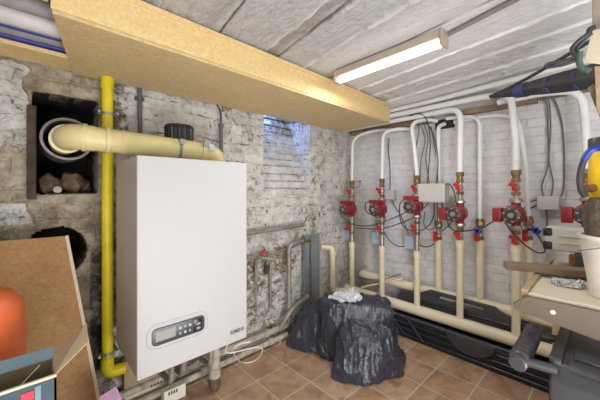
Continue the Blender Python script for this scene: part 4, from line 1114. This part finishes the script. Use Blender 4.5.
b = B(); b.tube([P(576, 57, x=rx2), P(562, 61, x=rx2), P(548, 64, x=rx2), P(547, 67, x=rx2), P(562, 65, x=rx2), P(577, 60, x=rx2)], .006, n=8, closed=False); b.build('clip', m_rubber_dk, root)

# ------------------------------------------------------------------ left foreground
# leaning chipboard sheet
tr, brr = Vector((.139, 1.95, 1.109)), Vector((.285, 1.582, .002))
tl, bl = Vector((-.62, 1.955, 1.115)), Vector((-.50, 1.57, .002))
root = thing('chipboard_sheet', 'brown chipboard sheet leaning against the wall below the soot hole', 'board', (bl+brr)/2)
nrm = (tr-brr).cross(bl-brr).normalized()
if nrm.y < 0: nrm = -nrm
b = B(); b.prism([bl, brr, tr, tl], nrm*.020); b.build('sheet', m_chip, root, False)
b = B(); u = (tr-brr).normalized(); w = Vector((.013, -.003, .004))
b.prism([brr, brr+w, tr+w, tr], nrm*.021); b.build('edge_band', m_tapeline, root, False)

root = thing('gas_cylinder', 'orange gas cylinder at the left edge in front of the chipboard', 'gas cylinder', (-.125, 1.385, 0))
b = B(); b.lathe([(0, .01), (.10, .01), (.116, .04), (.118, .2), (.118, .93), (.110, .975), (.085, 1.012), (.045, 1.032), (0, 1.036)], (-.125, 1.385, 0), (0, 0, 1), 40); b.build('tank', m_orange, root)
b = B(); b.lathe([(.095, -.012), (.098, .0), (.098, .03), (.094, .03)], (-.125, 1.385, .0125), (0, 0, 1), 40, True); b.build('foot_ring', m_orange, root)
b = B(); b.cyl((-.125, 1.385, 1.02), (-.125, 1.385, 1.045), .03, n=16); b.build('valve_seat', m_bucket, root)

# open carton
cz = .84; f0 = P(51, 377, z=cz); bk = P(57, 357, z=cz); fl0 = P(-60, 402, z=cz)
xR = .056; yF, yB = f0.y, bk.y; xLft = -.42
root = thing('open_carton', 'tall open blue printed carton with beige flaps at the lower left', 'carton', ((xR+xLft)/2, (yF+yB)/2, 0))
th = .005
b = B(); b.span((xLft, yF, 0), (xR, yF+th, cz)); b.build('front_side', m_cartonteal, root, False)
b = B(); b.span((xLft, yB-th, 0), (xR, yB, cz)); b.build('back_side', m_carton_dk, root, False)
b = B(); b.span((xR-th, yF, 0), (xR, yB, cz)); b.build('right_side', m_cartonin, root, False)
b = B(); b.span((xLft, yF, 0), (xLft+th, yB, cz)); b.build('left_side', m_cartonblue, root, False)
b = B(); b.span((xLft, yF, .002), (xR, yB, .01)); b.build('carton_bottom', m_carton_dk, root, False)
b = B(); b.span((xLft, yF-.001, cz-.004), (xR, yF+th+.001, cz+.003)); b.build('front_rim', m_tapeline, root, False)
ft = P(57, 346, y=yB+.03); 
b = B(); b.prism([(xLft, yB, cz), (xR, yB, cz), (xR+.002, yB+.03, ft.z), (xLft, yB+.03, ft.z)], (0, .004, .001)); b.build('back_flap', m_cartonblue, root, False)
ra, rb = P(87, 324, y=yB+.02), P(88, 342, y=yF+.05)
b = B(); b.prism([(xR, yF+.003, cz), (xR, yB, cz), tuple(P(87, 324, y=yB+.06)), tuple(P(88, 343, y=yF+.09))], (-.003, -.002, .005)); b.build('right_flap', m_cartonin, root, False)
r0, r1 = P(21, 399, y=yF-.001), P(34, 390, y=yF-.001)
b = B(); b.span((r0.x, yF-.0025, r0.z-.01), (r1.x, yF+.002, r1.z)); b.build('red_print', m_redprint, root, False)
b = B(); b.tube([P(20, 386, y=yB-.02), P(40, 365, y=yB-.008)], .002, n=6, smooth=False); b.build('paper_edge', m_tapeline, root, False)
r0 = P(43, 400, y=yF-.001)
b = B(); b.span((r0.x-.016, yF-.002, cz-.2), (r0.x-.004, yF+.001, cz-.012)); b.build('blue_print', m_cartonblue, root, False)
# lilac card box
root = thing('lilac_box', 'lilac folded card box on the floor left below the boiler', 'box', (.255, 1.48, 0))
q = P(112, 399, y=1.47)
b = B(); b.prism([(.205, 1.46, 0), (.295, 1.46, 0), (.295, 1.46, q.z-.005), (.205, 1.46, q.z-.03)], (0, .07, 0)); b.build('body', m_lilac, root, False, .002)
b = B(); b.prism([(.205, 1.46, q.z-.03), (.295, 1.46, q.z-.005), (.285, 1.50, q.z+.025), (.225, 1.50, q.z+.01)], (0, .003, .003)); b.build('lid_flap', m_lilac, root, False)
